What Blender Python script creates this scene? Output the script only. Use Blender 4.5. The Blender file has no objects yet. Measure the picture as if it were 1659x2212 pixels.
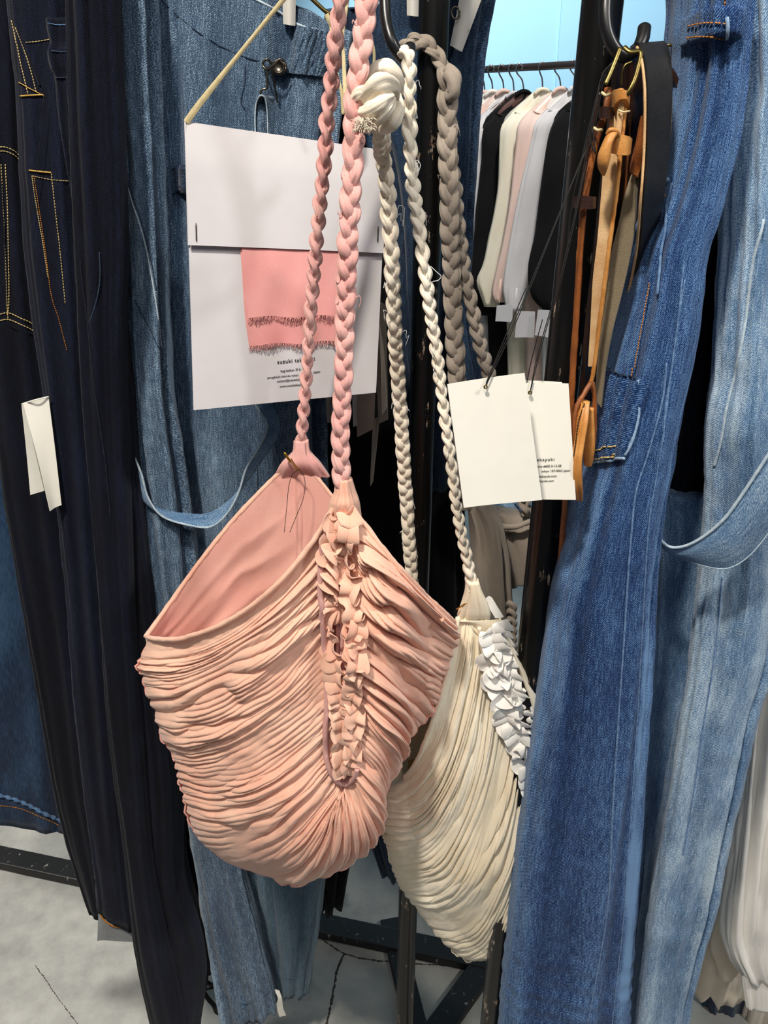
import bpy, math, random
import numpy as np
from mathutils import Vector
from mathutils.bvhtree import BVHTree

# ------------------------------------------------------------------ camera, light, exposure
scene = bpy.context.scene
COL = scene.collection
F = 1661.0                     # focal length in pixels of the 1659 x 2212 frame
PITCH = math.radians(23.2)
CAM_Z = 1.40
cam_data = bpy.data.cameras.new('camera')
cam_data.sensor_fit = 'VERTICAL'
cam_data.sensor_height = 36.0
cam_data.lens = 36.0 * F / 2212.0
cam_data.clip_start = 0.02
cam = bpy.data.objects.new('camera', cam_data)
cam.location = (0, 0, CAM_Z)
cam.rotation_euler = (math.pi / 2 - PITCH, 0, 0)
COL.objects.link(cam)
scene.camera = cam

world = bpy.data.worlds.new('world')
scene.world = world
world.use_nodes = True
wb = world.node_tree.nodes['Background']
wb.inputs['Color'].default_value = (0.80, 0.88, 1.0, 1)
wb.inputs['Strength'].default_value = 0.07

def spot(name, loc, target, power, color, angle=70, radius=.08, blend=.6):
    l = bpy.data.lights.new(name, 'SPOT')
    l.spot_size = math.radians(angle); l.spot_blend = blend
    l.shadow_soft_size = radius; l.energy = power; l.color = color
    o = bpy.data.objects.new(name, l)
    o.location = loc
    o.rotation_euler = (Vector(target) - Vector(loc)).to_track_quat('-Z', 'Y').to_euler()
    COL.objects.link(o)
    return o
spot('ceiling_spot_key', (-0.42, -0.32, 2.8), (0.0, 0.62, 0.95), 112, (1.0, 0.92, 0.81), 54, .07)
spot('ceiling_spot_right', (1.55, -0.5, 2.75), (0.52, 0.65, 0.7), 62, (1.0, 0.98, 0.96), 58, .10)
spot('ceiling_spot_left', (-1.7, 0.9, 2.85), (-1.15, 1.1, 0.0), 190, (1.0, 0.96, 0.9), 38, .10)
spot('ceiling_spot_back', (0.35, 1.2, 2.9), (0.65, 2.2, 1.35), 85, (1.0, 0.97, 0.94), 50, .12)
pl = bpy.data.lights.new('added_fill_panel', 'AREA'); pl.shape = 'RECTANGLE'; pl.size = 1.2; pl.size_y = .6; pl.energy = 9; pl.color = (1.0, .97, .93)  # added fill lamp behind the camera, lifts the shaded bag interior
po = bpy.data.objects.new('added_fill_panel', pl); po.location = (0.1, -1.15, 2.85); COL.objects.link(po)
po.rotation_euler = (Vector((0.1, .6, 1.0)) - Vector(po.location)).to_track_quat('-Z', 'Y').to_euler()
spot('wall_wash', (0.3, 2.9, 3.0), (0.9, 4.4, 1.7), 150, (0.80, 0.92, 1.0), 95, .15)

scene.view_settings.view_transform = 'Standard'
scene.view_settings.look = 'None'
scene.view_settings.exposure = 0.5
scene.view_settings.gamma = 1.0
scene.view_settings.use_curve_mapping = False

# ------------------------------------------------------------------ helpers
CP, SP = math.cos(PITCH), math.sin(PITCH)
def P(x, y, D):
    """point of the place seen at frame position (x, y) standing D metres in front of the camera"""
    cx, cy = (x - 829.5) / F, (1106.0 - y) / F
    d = np.array([cx, CP + cy * SP, -SP + cy * CP])
    return d * (D / d[1]) + np.array([0, 0, CAM_Z])
def PX(y, D):
    """metres per pixel at that row and distance"""
    cy = (1106.0 - y) / F
    return D / (CP + cy * SP) / F
def PA(pts):
    return np.array([P(*p) for p in pts])
def raydir(x, y):
    cx, cy = (x - 829.5) / F, (1106.0 - y) / F
    return Vector((cx, CP + cy * SP, -SP + cy * CP)).normalized()
CAMV = Vector((0, 0, CAM_Z))

def lin(h):
    h = h.lstrip('#')
    out = []
    for i in (0, 2, 4):
        c = int(h[i:i + 2], 16) / 255
        out.append(c / 12.92 if c <= 0.04045 else ((c + 0.055) / 1.055) ** 2.4)
    return (*out, 1.0)

def crom(tab, n, dense=None):
    """Catmull-Rom through the rows of tab, n samples spread by distance of the first columns"""
    t = np.asarray(tab, float)
    k = len(t)
    if k == 2:
        w = np.linspace(0, 1, n)[:, None]
        return t[0] * (1 - w) + t[1] * w
    c = dense if dense else min(3, t.shape[1])
    seg = np.linalg.norm(np.diff(t[:, :c], axis=0), axis=1) + 1e-9
    cum = np.concatenate([[0], np.cumsum(seg)])
    q = np.linspace(0, cum[-1], n)
    i = np.clip(np.searchsorted(cum, q, side='right') - 1, 0, k - 2)
    h = seg[i]
    w = ((q - cum[i]) / h)[:, None]
    m = np.zeros_like(t)
    m[1:-1] = (t[2:] - t[:-2]) / (cum[2:] - cum[:-2])[:, None]
    m[0] = (t[1] - t[0]) / seg[0]
    m[-1] = (t[-1] - t[-2]) / seg[-1]
    h = h[:, None]
    return ((2 * w**3 - 3 * w**2 + 1) * t[i] + (w**3 - 2 * w**2 + w) * h * m[i]
            + (-2 * w**3 + 3 * w**2) * t[i + 1] + (w**3 - w**2) * h * m[i + 1])

_rng = np.random.RandomState(7)
_TAB = _rng.rand(4096)
def _hash(ix, iy, seed):
    return _TAB[((ix * 73856093) ^ (iy * 19349663) ^ (seed * 83492791)) & 4095]
def vnoise(x, y, seed=0):
    x, y = np.broadcast_arrays(np.asarray(x, float), np.asarray(y, float))
    ix, iy = np.floor(x).astype(np.int64), np.floor(y).astype(np.int64)
    fx, fy = x - ix, y - iy
    fx, fy = fx * fx * fx * (fx * (fx * 6 - 15) + 10), fy * fy * fy * (fy * (fy * 6 - 15) + 10)
    a, b = _hash(ix, iy, seed), _hash(ix + 1, iy, seed)
    c, d = _hash(ix, iy + 1, seed), _hash(ix + 1, iy + 1, seed)
    return (a * (1 - fx) + b * fx) * (1 - fy) + (c * (1 - fx) + d * fx) * fy * 1.0
def fbm(x, y, seed=0, o=3):
    s = 0; a = 0.5
    for k in range(o):
        s = s + a * (vnoise(x, y, seed + k * 17) - 0.5)
        x = np.asarray(x) * 2.03; y = np.asarray(y) * 2.03; a *= 0.5
    return s
def gnormals(G, cu=False):
    """normals of a grid of points (rows, columns, 3); cu closes the columns"""
    du = (np.roll(G, -1, 1) - np.roll(G, 1, 1)) if cu else np.gradient(G, axis=1)
    dv = np.gradient(G, axis=0)
    n = np.cross(du, dv)
    return n / (np.linalg.norm(n, axis=2, keepdims=True) + 1e-12)

# ---- objects
ORG = {}
BVH = {}
def thing(name, label, cat, loc, group=None):
    o = bpy.data.objects.new(name, None)
    o.empty_display_size = 0.05
    o.location = loc
    COL.objects.link(o)
    o['label'] = label; o['category'] = cat
    if group: o['group'] = group
    ORG[o] = np.array(loc, float)
    return o
def tag(o, label=None, cat=None, group=None, kind=None):
    if label: o['label'] = label
    if cat: o['category'] = cat
    if group: o['group'] = group
    if kind: o['kind'] = kind
    return o
def mesh(name, V, faces, mat, parent=None, uv=None, wear=None, smooth=True, bvh=False, origin=None):
    V = np.asarray(V, float).reshape(-1, 3)
    if parent is not None:
        org = ORG[parent]
    elif origin is not None:
        org = np.array(origin, float)
    else:
        lo, hi = V.min(0), V.max(0)
        org = np.array([(lo[0] + hi[0]) / 2, (lo[1] + hi[1]) / 2, lo[2]])
    me = bpy.data.meshes.new(name)
    L = V - org
    if isinstance(faces, np.ndarray):
        nf, k = faces.shape
        me.vertices.add(len(L)); me.vertices.foreach_set('co', L.ravel())
        me.loops.add(nf * k); me.loops.foreach_set('vertex_index', faces.ravel().astype(np.int32))
        me.polygons.add(nf)
        me.polygons.foreach_set('loop_start', np.arange(0, nf * k, k, dtype=np.int32))
        me.update(calc_edges=True)
    else:
        me.from_pydata([tuple(v) for v in L], [], faces)
    if uv is not None:
        lay = me.uv_layers.new(name='UVMap')
        idx = np.empty(len(me.loops), np.int32)
        me.loops.foreach_get('vertex_index', idx)
        lay.data.foreach_set('uv', np.asarray(uv, np.float32).reshape(-1, 2)[idx].ravel())
    if wear is not None:
        at = me.attributes.new('wear', 'FLOAT', 'POINT')
        at.data.foreach_set('value', np.asarray(wear, np.float32).ravel())
    if smooth:
        me.polygons.foreach_set('use_smooth', np.ones(len(me.polygons), bool))
    if mat is not None:
        me.materials.append(mat)
    me.validate()
    o = bpy.data.objects.new(name, me)
    COL.objects.link(o)
    if parent is not None:
        o.parent = parent
        ORG[o] = org
    else:
        o.location = org
        ORG[o] = org
    if bvh:
        BVH[o] = BVHTree.FromPolygons([tuple(v) for v in V], [tuple(int(i) for i in f) for f in faces])
    return o
def grid_faces(n, m, cu=False, cv=False):
    i = np.arange(n if cv else n - 1)[:, None]; j = np.arange(m if cu else m - 1)[None, :]
    i2, j2 = (i + 1) % n, (j + 1) % m
    f = np.stack(np.broadcast_arrays(i * m + j, i * m + j2, i2 * m + j2, i2 * m + j), -1)
    return f.reshape(-1, 4)
def grid(name, G, mat, parent=None, cu=False, cv=False, uv=None, **kw):
    n, m = G.shape[:2]
    return mesh(name, G, grid_faces(n, m, cu, cv), mat, parent, uv=uv, **kw)
def solid(o, t, off=-1.0):
    md = o.modifiers.new('thickness', 'SOLIDIFY'); md.thickness = t; md.offset = off
    es = o.modifiers.new('crisp_edges', 'EDGE_SPLIT'); es.split_angle = math.radians(48); es.use_edge_sharp = False
    return o
def box(name, lo, hi, mat, parent=None, bev=0.0, kind=None):
    (a, b, c), (d, e, f) = lo, hi
    V = [(a,b,c),(d,b,c),(d,e,c),(a,e,c),(a,b,f),(d,b,f),(d,e,f),(a,e,f)]
    Fc = [(0,3,2,1),(4,5,6,7),(0,1,5,4),(1,2,6,5),(2,3,7,6),(3,0,4,7)]
    o = mesh(name, V, Fc, mat, parent, smooth=False)
    if bev:
        md = o.modifiers.new('bevel', 'BEVEL'); md.width = bev; md.segments = 2
    if kind: o['kind'] = kind
    return o
def frames(C):
    T = np.gradient(C, axis=0); T /= np.linalg.norm(T, axis=1, keepdims=True) + 1e-12
    N = np.zeros_like(T)
    ref = np.array([1.0, 0, 0]) if abs(T[0][0]) < 0.8 else np.array([0, 0, 1.0])
    v = ref - T[0] * ref.dot(T[0]); v /= np.linalg.norm(v)
    for i in range(len(T)):
        v = v - T[i] * v.dot(T[i]); v /= np.linalg.norm(v) + 1e-12
        N[i] = v
    return T, N, np.cross(T, N)
def tube_data(C, r, seg=8, flat=1.0, cap=True, wr=0.0, seed=0):
    """closed tube round a line of points; r may vary along it; wr adds creases"""
    C = np.asarray(C, float)
    n = len(C)
    r = np.broadcast_to(np.asarray(r, float), (n,))
    T, N, B = frames(C)
    a = np.linspace(0, 2 * math.pi, seg, endpoint=False)
    rr = r[:, None] * np.ones((1, seg))
    if wr:
        s = np.concatenate([[0], np.cumsum(np.linalg.norm(np.diff(C, axis=0), axis=1))]) / (r.mean() + 1e-9)
        rr = rr * (1 + wr * 2 * fbm(np.cos(a)[None] * 2.2 + 9, np.sin(a)[None] * 2.2 + s[:, None] * 0.35, seed, 3))
    G = C[:, None] + N[:, None] * (np.cos(a)[None, :, None] * rr[..., None]) + B[:, None] * (np.sin(a)[None, :, None] * rr[..., None] * flat)
    V = G.reshape(-1, 3)
    Fc = grid_faces(n, seg, True)
    if cap:
        V = np.vstack([V, C[0] - T[0] * r[0] * .3, C[-1] + T[-1] * r[-1] * .3])
        b = len(V) - 2
        j = np.arange(seg); j2 = (j + 1) % seg
        e0 = np.stack([np.full(seg, b), np.full(seg, b), j2, j], -1)
        o = (n - 1) * seg
        Fl = [tuple(f) for f in Fc.tolist()] + [(b, int(y), int(x)) for x, y in zip(j, j2)] + [(b + 1, o + int(x), o + int(y)) for x, y in zip(j, j2)]
        return V, Fl
    return V, [tuple(f) for f in Fc.tolist()]
def tube(name, C, r, mat, parent=None, seg=8, **kw):
    V, Fc = tube_data(C, r, seg, **kw)
    return mesh(name, V, Fc, mat, parent)
def ptube(name, pts, rpx, mat, parent=None, n=None, seg=8, **kw):
    """tube along frame positions (x, y, D), radius in pixels there"""
    C = crom(PA(pts), n or max(8, len(pts) * 6))
    m = sum(PX(p[1], p[2]) for p in pts) / len(pts)
    return tube(name, C, np.asarray(rpx) * m, mat, parent, seg, **kw)
def join(name, parts, mat, parent=None, smooth=True, **kw):
    V = []; Fc = []; b = 0
    for v, f in parts:
        V.append(np.asarray(v, float).reshape(-1, 3))
        Fc += [tuple(int(i) + b for i in q) for q in (f.tolist() if isinstance(f, np.ndarray) else f)]
        b += len(V[-1])
    return mesh(name, np.vstack(V), Fc, mat, parent, smooth=smooth, **kw)

def loft(name, rows, mat, parent=None, n=110, m=72, p=2.4, back=(0, 1), folds=0.0, fu=9, fv=1.6, seed=1,
         fine=0.0, hem=True, wavy=0.0, edge_wear_light=0.35, bvh=False, cap_top=True, creases=(), edge_side=0, edge_w=.05, bands=()):
    """garment: rows of (xl, yl, xr, yr, D, front depth, back depth); a closed, draped tube of cloth"""
    t = crom(rows, n, dense=4)
    L = np.array([P(a[0], a[1], a[4]) for a in t]); R = np.array([P(a[2], a[3], a[4]) for a in t])
    tf, tb = t[:, 5], t[:, 6]
    C = (L + R) / 2; A = (R - L) / 2
    bv = np.array([back[0], back[1], 0.0]); bv /= np.linalg.norm(bv)
    ph = np.linspace(0, 2 * math.pi, m, endpoint=False)
    c, s = np.cos(ph), np.sin(ph)
    sc = np.sign(c) * np.abs(c) ** (2 / p); ss = np.sign(s) * np.abs(s) ** (2 / p)
    th = np.where(ss[None] > 0, tb[:, None], tf[:, None])
    G = C[:, None] + A[:, None] * sc[None, :, None] + bv[None, None] * (ss[None] * th)[..., None]
    dl = np.linalg.norm(np.roll(G, -1, 1) - G, axis=2)
    U = np.concatenate([np.zeros((n, 1)), np.cumsum(dl, 1)[:, :-1]], 1)
    U = U.mean(0)[None] * np.ones((n, 1))
    Vc = np.concatenate([[0], np.cumsum(np.linalg.norm(np.diff(C, axis=0), axis=1))])
    W = Vc[:, None] * np.ones((1, m))
    N = gnormals(G, True)
    # outward
    sgn = np.sign(((G - C[:, None]) * N).sum(2).mean())
    N *= sgn
    ring = np.stack([c, s], -1)
    xx, yy = ring[:, 0] * fu * .5 + 20, ring[:, 1] * fu * .5 + 40
    warp = fbm(xx[None] * .5, W * fv * 1.3 + yy[None] * .5, seed + 5) * 1.4
    k1 = vnoise(xx[None] + warp * 1.2, yy[None] + W * fv, seed) - .5
    k2 = vnoise(xx[None] * 2.3 + warp, yy[None] * 2.3 + W * fv * 2.2, seed + 3) - .5
    h = folds * (k1 * 2 + k2 * .9)
    if fine:
        h = h + fine * (fbm(U * 60, W * 40, seed + 9) * 2 + fbm(U * 14, W * 45, seed + 10) * 1.2)
    if creases:                                   # horizontal pull creases in a band of the length
        for (v0, v1, amp, fr) in creases:
            w = np.exp(-(((W / Vc[-1]) - (v0 + v1) / 2) / ((v1 - v0) / 2)) ** 2)
            h = h + amp * w * np.sin(W * fr + fbm(U * 18, W * 6, seed + 20) * 9)
    if wavy:                                      # uneven hem
        q = np.clip((W / Vc[-1] - .93) / .07, 0, 1)
        h = h + wavy * q * np.sin(U * 420 + seed) * .8
    G = G + N * h[..., None]
    if wavy:
        G[..., 2] += (q * wavy * 1.6) * np.sin(U * 260 + seed * 2)
    wear = np.clip(k1 * .5 + k2 * .2, -.3, .5) + edge_wear_light * (np.exp(-((np.abs(c) - 1) / edge_w) ** 2) * (1 if edge_side == 0 else (np.sign(c) == edge_side)))[None]
    for (c0, cw, amp) in bands:                   # faded strip of cloth along a seam, blotchy like real wear
        wear = wear + amp * (np.exp(-((c - c0) / cw) ** 2) * (s < 0))[None] * np.clip(.15 + 1.5 * vnoise(U * 90, W * 22, seed + 51) * (.4 + vnoise(U * 30, W * 7, seed + 52)), 0, 1.4)
    rows_G = [G]; rows_U = [U]; rows_W = [W]; rows_w = [wear]
    if hem:
        last = G[-1]; cc = last.mean(0)
        for k, (sh, up) in enumerate(((.97, 0.0), (.92, .006), (.9, .03), (.86, .06))):
            r = cc + (last - cc) * sh; r = r.copy(); r[:, 2] += up
            rows_G.append(r[None]); rows_U.append(U[-1:]); rows_W.append(W[-1:] + .01 * (k + 1)); rows_w.append(wear[-1:] * 0)
    G2 = np.concatenate(rows_G); U2 = np.concatenate(rows_U); W2 = np.concatenate(rows_W); w2 = np.concatenate(rows_w)
    nn = len(G2)
    V = G2.reshape(-1, 3)
    Fc = grid_faces(nn, m, True)
    uv = np.stack([U2, W2], -1).reshape(-1, 2)
    # end caps as quads folded from ring centre
    V = np.vstack([V, G2[0].mean(0), G2[-1].mean(0)])
    uv = np.vstack([uv, uv[0], uv[-1]]); ww = np.concatenate([w2.ravel(), [0, 0]])
    j = np.arange(0, m, 2); b = len(V) - 2
    caps = []
    if cap_top:
        caps.append(np.stack([np.full(len(j), b), j, (j + 1) % m, (j + 2) % m], -1)[:, [0, 3, 2, 1]])
    o = (nn - 1) * m
    caps.append(np.stack([np.full(len(j), b + 1), o + j, o + (j + 1) % m, o + (j + 2) % m], -1))
    Fc = np.concatenate([Fc] + caps)
    return mesh(name, V, Fc, mat, parent, uv=uv, wear=ww, bvh=bvh)

def hit(o, x, y, back=0.0):
    best = None
    for q in (o if isinstance(o, tuple) else (o,)):
        r = BVH[q].ray_cast(CAMV, raydir(x, y))
        if r[0] is not None and (best is None or r[3] < best[3]): best = r
    if best is None: return None, None
    loc, nor = best[0], best[1]
    if loc is None:
        return None, None
    if nor.dot(raydir(x, y)) > 0: nor = -nor
    return np.array(loc), np.array(nor)
def trace(o, pts, step=6.0, lift=0.0008):
    """a line of frame positions laid on the surface of o"""
    pts = np.asarray(pts, float)
    ln = np.linalg.norm(np.diff(pts, axis=0), axis=1).sum()
    q = crom(pts, max(4, int(ln / step)), dense=2)
    out = []; nn = []
    for x, y in q:
        l, nv = hit(o, x, y)
        if l is None: continue
        out.append(l + nv * lift); nn.append(nv)
    return np.array(out), np.array(nn)
def seam(o, pts, rpx, mat, name='seam', lift=0.0004, part_of=None, D=.7):
    C, N = trace(o, pts, lift=lift)
    if len(C) < 3: return None
    kk = 9; ker = np.hanning(kk + 2)[1:-1]; ker /= ker.sum()
    if len(C) > 2 * kk:
        for q in range(3): C[:, q] = np.convolve(np.pad(C[:, q], kk // 2, mode='edge'), ker, 'valid')
    C = crom(C, len(C) * 2)
    return tube(name, C, rpx * PX(pts[0][1], D), mat, part_of or (o[0] if isinstance(o, tuple) else o).parent or o, seg=6)
def stitches(o, pts, mat, name='stitching', pitch=7.0, duty=.68, wpx=1.6, lift=.0006, part_of=None, D=.75):
    """sewing thread: single stitches laid on the surface along a line"""
    C, N = trace(o, pts, step=1.6, lift=lift)
    if len(C) < 6: return None
    k = max(3, int(round(pitch / 1.6))); a = max(2, int(round(k * duty)))
    parts = []
    r = wpx * PX(pts[0][1], D)
    for i in range(0, len(C) - a, k):
        s = C[i:i + a + 1]
        parts.append(tube_data(np.array([s[0], (s[0] + s[-1]) / 2 + N[i] * r * .4, s[-1]]), r, 5))
    if not parts: return None
    return tag(join(name, parts, mat, part_of or (o[0] if isinstance(o, tuple) else o).parent or o), kind='stuff')
def patch(o, quad, mat, name, t=.0016, n=16, part_of=None, bulge=0.0, fine=0.0):
    """a sewn-on piece of cloth lying on the surface of o: corners TL, TR, BR, BL in the frame"""
    a, b, c, d = [np.array(q, float) for q in quad]
    G = np.zeros((n, n, 3)); ok = None
    uv = np.zeros((n, n, 2))
    for i in range(n):
        for j in range(n):
            u, v = j / (n - 1), i / (n - 1)
            q = (a * (1 - u) + b * u) * (1 - v) + (d * (1 - u) + c * u) * v
            l, nv = hit(o, *q)
            if l is None:
                l, nv = (ok if ok is not None else (P(q[0], q[1], .7), np.array([0, -1., 0])))
                l = l + (P(q[0], q[1], l[1]) - l)
            ok = (l, nv)
            e = min(u, 1 - u, v, 1 - v) * 8
            G[i, j] = l + nv * (t + bulge * min(1, e) + fine * (random.random() - .5))
            uv[i, j] = (u * np.linalg.norm(a - b) * .00033, v * np.linalg.norm(a - d) * .00033)
    ob = grid(name, G, mat, part_of or (o[0] if isinstance(o, tuple) else o).parent or o, uv=uv)
    solid(ob, t * 1.4, 0)
    return ob
def strip(name, ea, eb, D, mat, parent=None, t=.0018, n=60, m=6, da=0.0, bow=0.0, bvh=False):
    """flat band between two edge lines given in the frame (x, y[, D])"""
    A = crom(PA([(q[0], q[1], q[2] if len(q) > 2 else D) for q in ea]), n)
    B = crom(PA([(q[0], q[1], q[2] if len(q) > 2 else D + da) for q in eb]), n)
    w = np.linspace(0, 1, m)[None, :, None]
    G = A[:, None] * (1 - w) + B[:, None] * w
    if bow:
        G = G + gnormals(G) * (bow * np.sin(w * math.pi))
    sU = np.linspace(0, np.linalg.norm(A[n // 2] - B[n // 2]), m)[None] * np.ones((n, 1))
    sV = np.concatenate([[0], np.cumsum(np.linalg.norm(np.diff(A, axis=0), axis=1))])[:, None] * np.ones((1, m))
    o = grid(name, G, mat, parent, uv=np.stack([sU, sV], -1), bvh=bvh)
    solid(o, t, 0)
    return o

# ------------------------------------------------------------------ materials
def nodes(name):
    m = bpy.data.materials.new(name); m.use_nodes = True
    nt = m.node_tree
    return m, nt, nt.nodes['Principled BSDF'], nt.nodes, nt.links
def ramp(nt, stops):
    r = nt.nodes.new('ShaderNodeValToRGB')
    e = r.color_ramp.elements
    while len(e) < len(stops): e.new(0.5)
    for k, (p, c) in enumerate(stops):
        e[k].position = p; e[k].color = c
    return r
def noise(nt, vec, scale, detail=3, rough=.55):
    t = nt.nodes.new('ShaderNodeTexNoise'); t.inputs['Scale'].default_value = scale
    t.inputs['Detail'].default_value = detail; t.inputs['Roughness'].default_value = rough
    if vec is not None: nt.links.new(vec, t.inputs['Vector'])
    return t
def mapping(nt, vec, sc, rot=(0, 0, 0)):
    m = nt.nodes.new('ShaderNodeMapping'); m.inputs['Scale'].default_value = sc; m.inputs['Rotation'].default_value = rot
    nt.links.new(vec, m.inputs['Vector'])
    return m.outputs[0]
def mth(nt, op, a, b=None, c=None):
    n = nt.nodes.new('ShaderNodeMath'); n.operation = op
    for k, v in enumerate((a, b, c)):
        if v is None: continue
        if isinstance(v, (int, float)): n.inputs[k].default_value = v
        else: nt.links.new(v, n.inputs[k])
    return n.outputs[0]
def bump(nt, h, strength, dist):
    b = nt.nodes.new('ShaderNodeBump'); b.inputs['Strength'].default_value = strength; b.inputs['Distance'].default_value = dist
    nt.links.new(h, b.inputs['Height']); return b
def denim(name, dark, mid, light, streak=.7, cloud=.6, wear=.8, twill=.16, fine=.5, sheen=.25, ct=(.22, .5, .82)):
    m, nt, bs, N, L = nodes(name)
    uv = N.new('ShaderNodeUVMap').outputs[0]
    n1 = noise(nt, mapping(nt, uv, (820, 75, 1)), 1.0, 2)
    n2 = noise(nt, mapping(nt, uv, (1150, 900, 1)), 1.0, 1)
    n3 = noise(nt, mapping(nt, uv, (26, 7, 1)), 1.0, 4)
    n4 = noise(nt, mapping(nt, uv, (330, 16, 1)), 1.0, 2)
    sx = N.new('ShaderNodeSeparateXYZ'); L.new(uv, sx.inputs[0])
    sw = mth(nt, 'SINE', mth(nt, 'ADD', mth(nt, 'MULTIPLY', sx.outputs[0], 3700.), mth(nt, 'MULTIPLY', sx.outputs[1], 3300.)))
    at = N.new('ShaderNodeAttribute'); at.attribute_name = 'wear'
    f = mth(nt, 'MULTIPLY_ADD', mth(nt, 'SUBTRACT', n1.outputs[0], .5), streak, .5)
    f = mth(nt, 'MULTIPLY_ADD', mth(nt, 'SUBTRACT', n2.outputs[0], .5), fine * 1.5, f)
    f = mth(nt, 'MULTIPLY_ADD', mth(nt, 'SUBTRACT', n3.outputs[0], .5), cloud, f)
    f = mth(nt, 'MULTIPLY_ADD', mth(nt, 'SUBTRACT', n4.outputs[0], .5), streak * .35, f)
    f = mth(nt, 'MULTIPLY_ADD', sw, twill * .5, f)
    f = mth(nt, 'MULTIPLY_ADD', at.outputs['Fac'], wear, f)
    r = ramp(nt, [(ct[0], lin(dark)), (ct[1], lin(mid)), (ct[2], lin(light))])
    L.new(f, r.inputs[0]); L.new(r.outputs[0], bs.inputs['Base Color'])
    b = bump(nt, mth(nt, 'ADD', mth(nt, 'MULTIPLY', sw, .35), mth(nt, 'ADD', n2.outputs[0], n1.outputs[0])), .55, .0005)
    L.new(b.outputs[0], bs.inputs['Normal'])
    bs.inputs['Roughness'].default_value = .9
    bs.inputs['Specular IOR Level'].default_value = .15
    bs.inputs['Sheen Weight'].default_value = sheen
    bs.inputs['Sheen Roughness'].default_value = .5
    return m
def cloth(name, a, b, sc=18, weave=1400, bmp=.3, sheen=.2, rough=.9, sub=0.0, lump=.3):
    m, nt, bs, N, L = nodes(name)
    oc = N.new('ShaderNodeTexCoord').outputs['Object']
    n1 = noise(nt, oc, sc, 4)
    n2 = noise(nt, oc, weave, 2)
    r = ramp(nt, [(.3, lin(a)), (.7, lin(b))])
    L.new(n1.outputs[0], r.inputs[0])
    mx = N.new('ShaderNodeMix'); mx.data_type = 'RGBA'; mx.blend_type = 'OVERLAY'; mx.inputs[0].default_value = .25
    L.new(r.outputs[0], mx.inputs[6]); L.new(n2.outputs[0], mx.inputs[7])
    L.new(mx.outputs[2], bs.inputs['Base Color'])
    n3 = noise(nt, oc, weave * .25, 3)
    bp = bump(nt, mth(nt, 'ADD', n2.outputs[0], mth(nt, 'MULTIPLY', n3.outputs[0], lump)), bmp, .0006)
    L.new(bp.outputs[0], bs.inputs['Normal'])
    bs.inputs['Roughness'].default_value = rough
    bs.inputs['Specular IOR Level'].default_value = .15
    bs.inputs['Sheen Weight'].default_value = sheen
    if sub:
        bs.inputs['Subsurface Weight'].default_value = sub
        bs.inputs['Subsurface Radius'].default_value = (.006, .004, .003)
        bs.inputs['Subsurface Scale'].default_value = .5
    return m
def plain(name, c, rough=.5, metal=0.0, spec=.5, var=.12, sc=60, bmp=0.0):
    m, nt, bs, N, L = nodes(name)
    oc = N.new('ShaderNodeTexCoord').outputs['Object']
    n = noise(nt, oc, sc, 4)
    cc = lin(c)
    r = ramp(nt, [(.25, tuple(max(0, x * (1 - var)) for x in cc[:3]) + (1,)), (.75, tuple(min(1, x * (1 + var)) for x in cc[:3]) + (1,))])
    L.new(n.outputs[0], r.inputs[0]); L.new(r.outputs[0], bs.inputs['Base Color'])
    bs.inputs['Roughness'].default_value = rough; bs.inputs['Metallic'].default_value = metal
    bs.inputs['Specular IOR Level'].default_value = spec
    if bmp:
        L.new(bump(nt, n.outputs[0], bmp, .001).outputs[0], bs.inputs['Normal'])
    return m
def chipped(name, base, chip, amount=.66, rough=.3):
    """black paint worn through in small scratches and chips"""
    m, nt, bs, N, L = nodes(name)
    oc = N.new('ShaderNodeTexCoord').outputs['Object']
    n = noise(nt, mapping(nt, oc, (90, 90, 22)), 1.0, 6, .7)
    n2 = noise(nt, oc, 260, 3)
    r = ramp(nt, [(amount, (0, 0, 0, 1)), (amount + .03, (1, 1, 1, 1))])
    L.new(n.outputs[0], r.inputs[0])
    c2 = ramp(nt, [(.35, lin(chip)), (.7, lin('#b9b2a2'))]); L.new(n2.outputs[0], c2.inputs[0])
    mx = N.new('ShaderNodeMix'); mx.data_type = 'RGBA'
    L.new(r.outputs[0], mx.inputs[0]); mx.inputs[6].default_value = lin(base); L.new(c2.outputs[0], mx.inputs[7])
    L.new(mx.outputs[2], bs.inputs['Base Color'])
    bs.inputs['Roughness'].default_value = rough
    L.new(bump(nt, n.outputs[0], .15, .001).outputs[0], bs.inputs['Normal'])
    return m
def leather(name, a, b, rough=.45):
    m, nt, bs, N, L = nodes(name)
    oc = N.new('ShaderNodeTexCoord').outputs['Object']
    n = noise(nt, oc, 70, 5); n2 = noise(nt, oc, 700, 3)
    r = ramp(nt, [(.3, lin(a)), (.72, lin(b))]); L.new(n.outputs[0], r.inputs[0])
    L.new(r.outputs[0], bs.inputs['Base Color'])
    bs.inputs['Roughness'].default_value = rough
    L.new(bump(nt, n2.outputs[0], .3, .0008).outputs[0], bs.inputs['Normal'])
    return m
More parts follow.
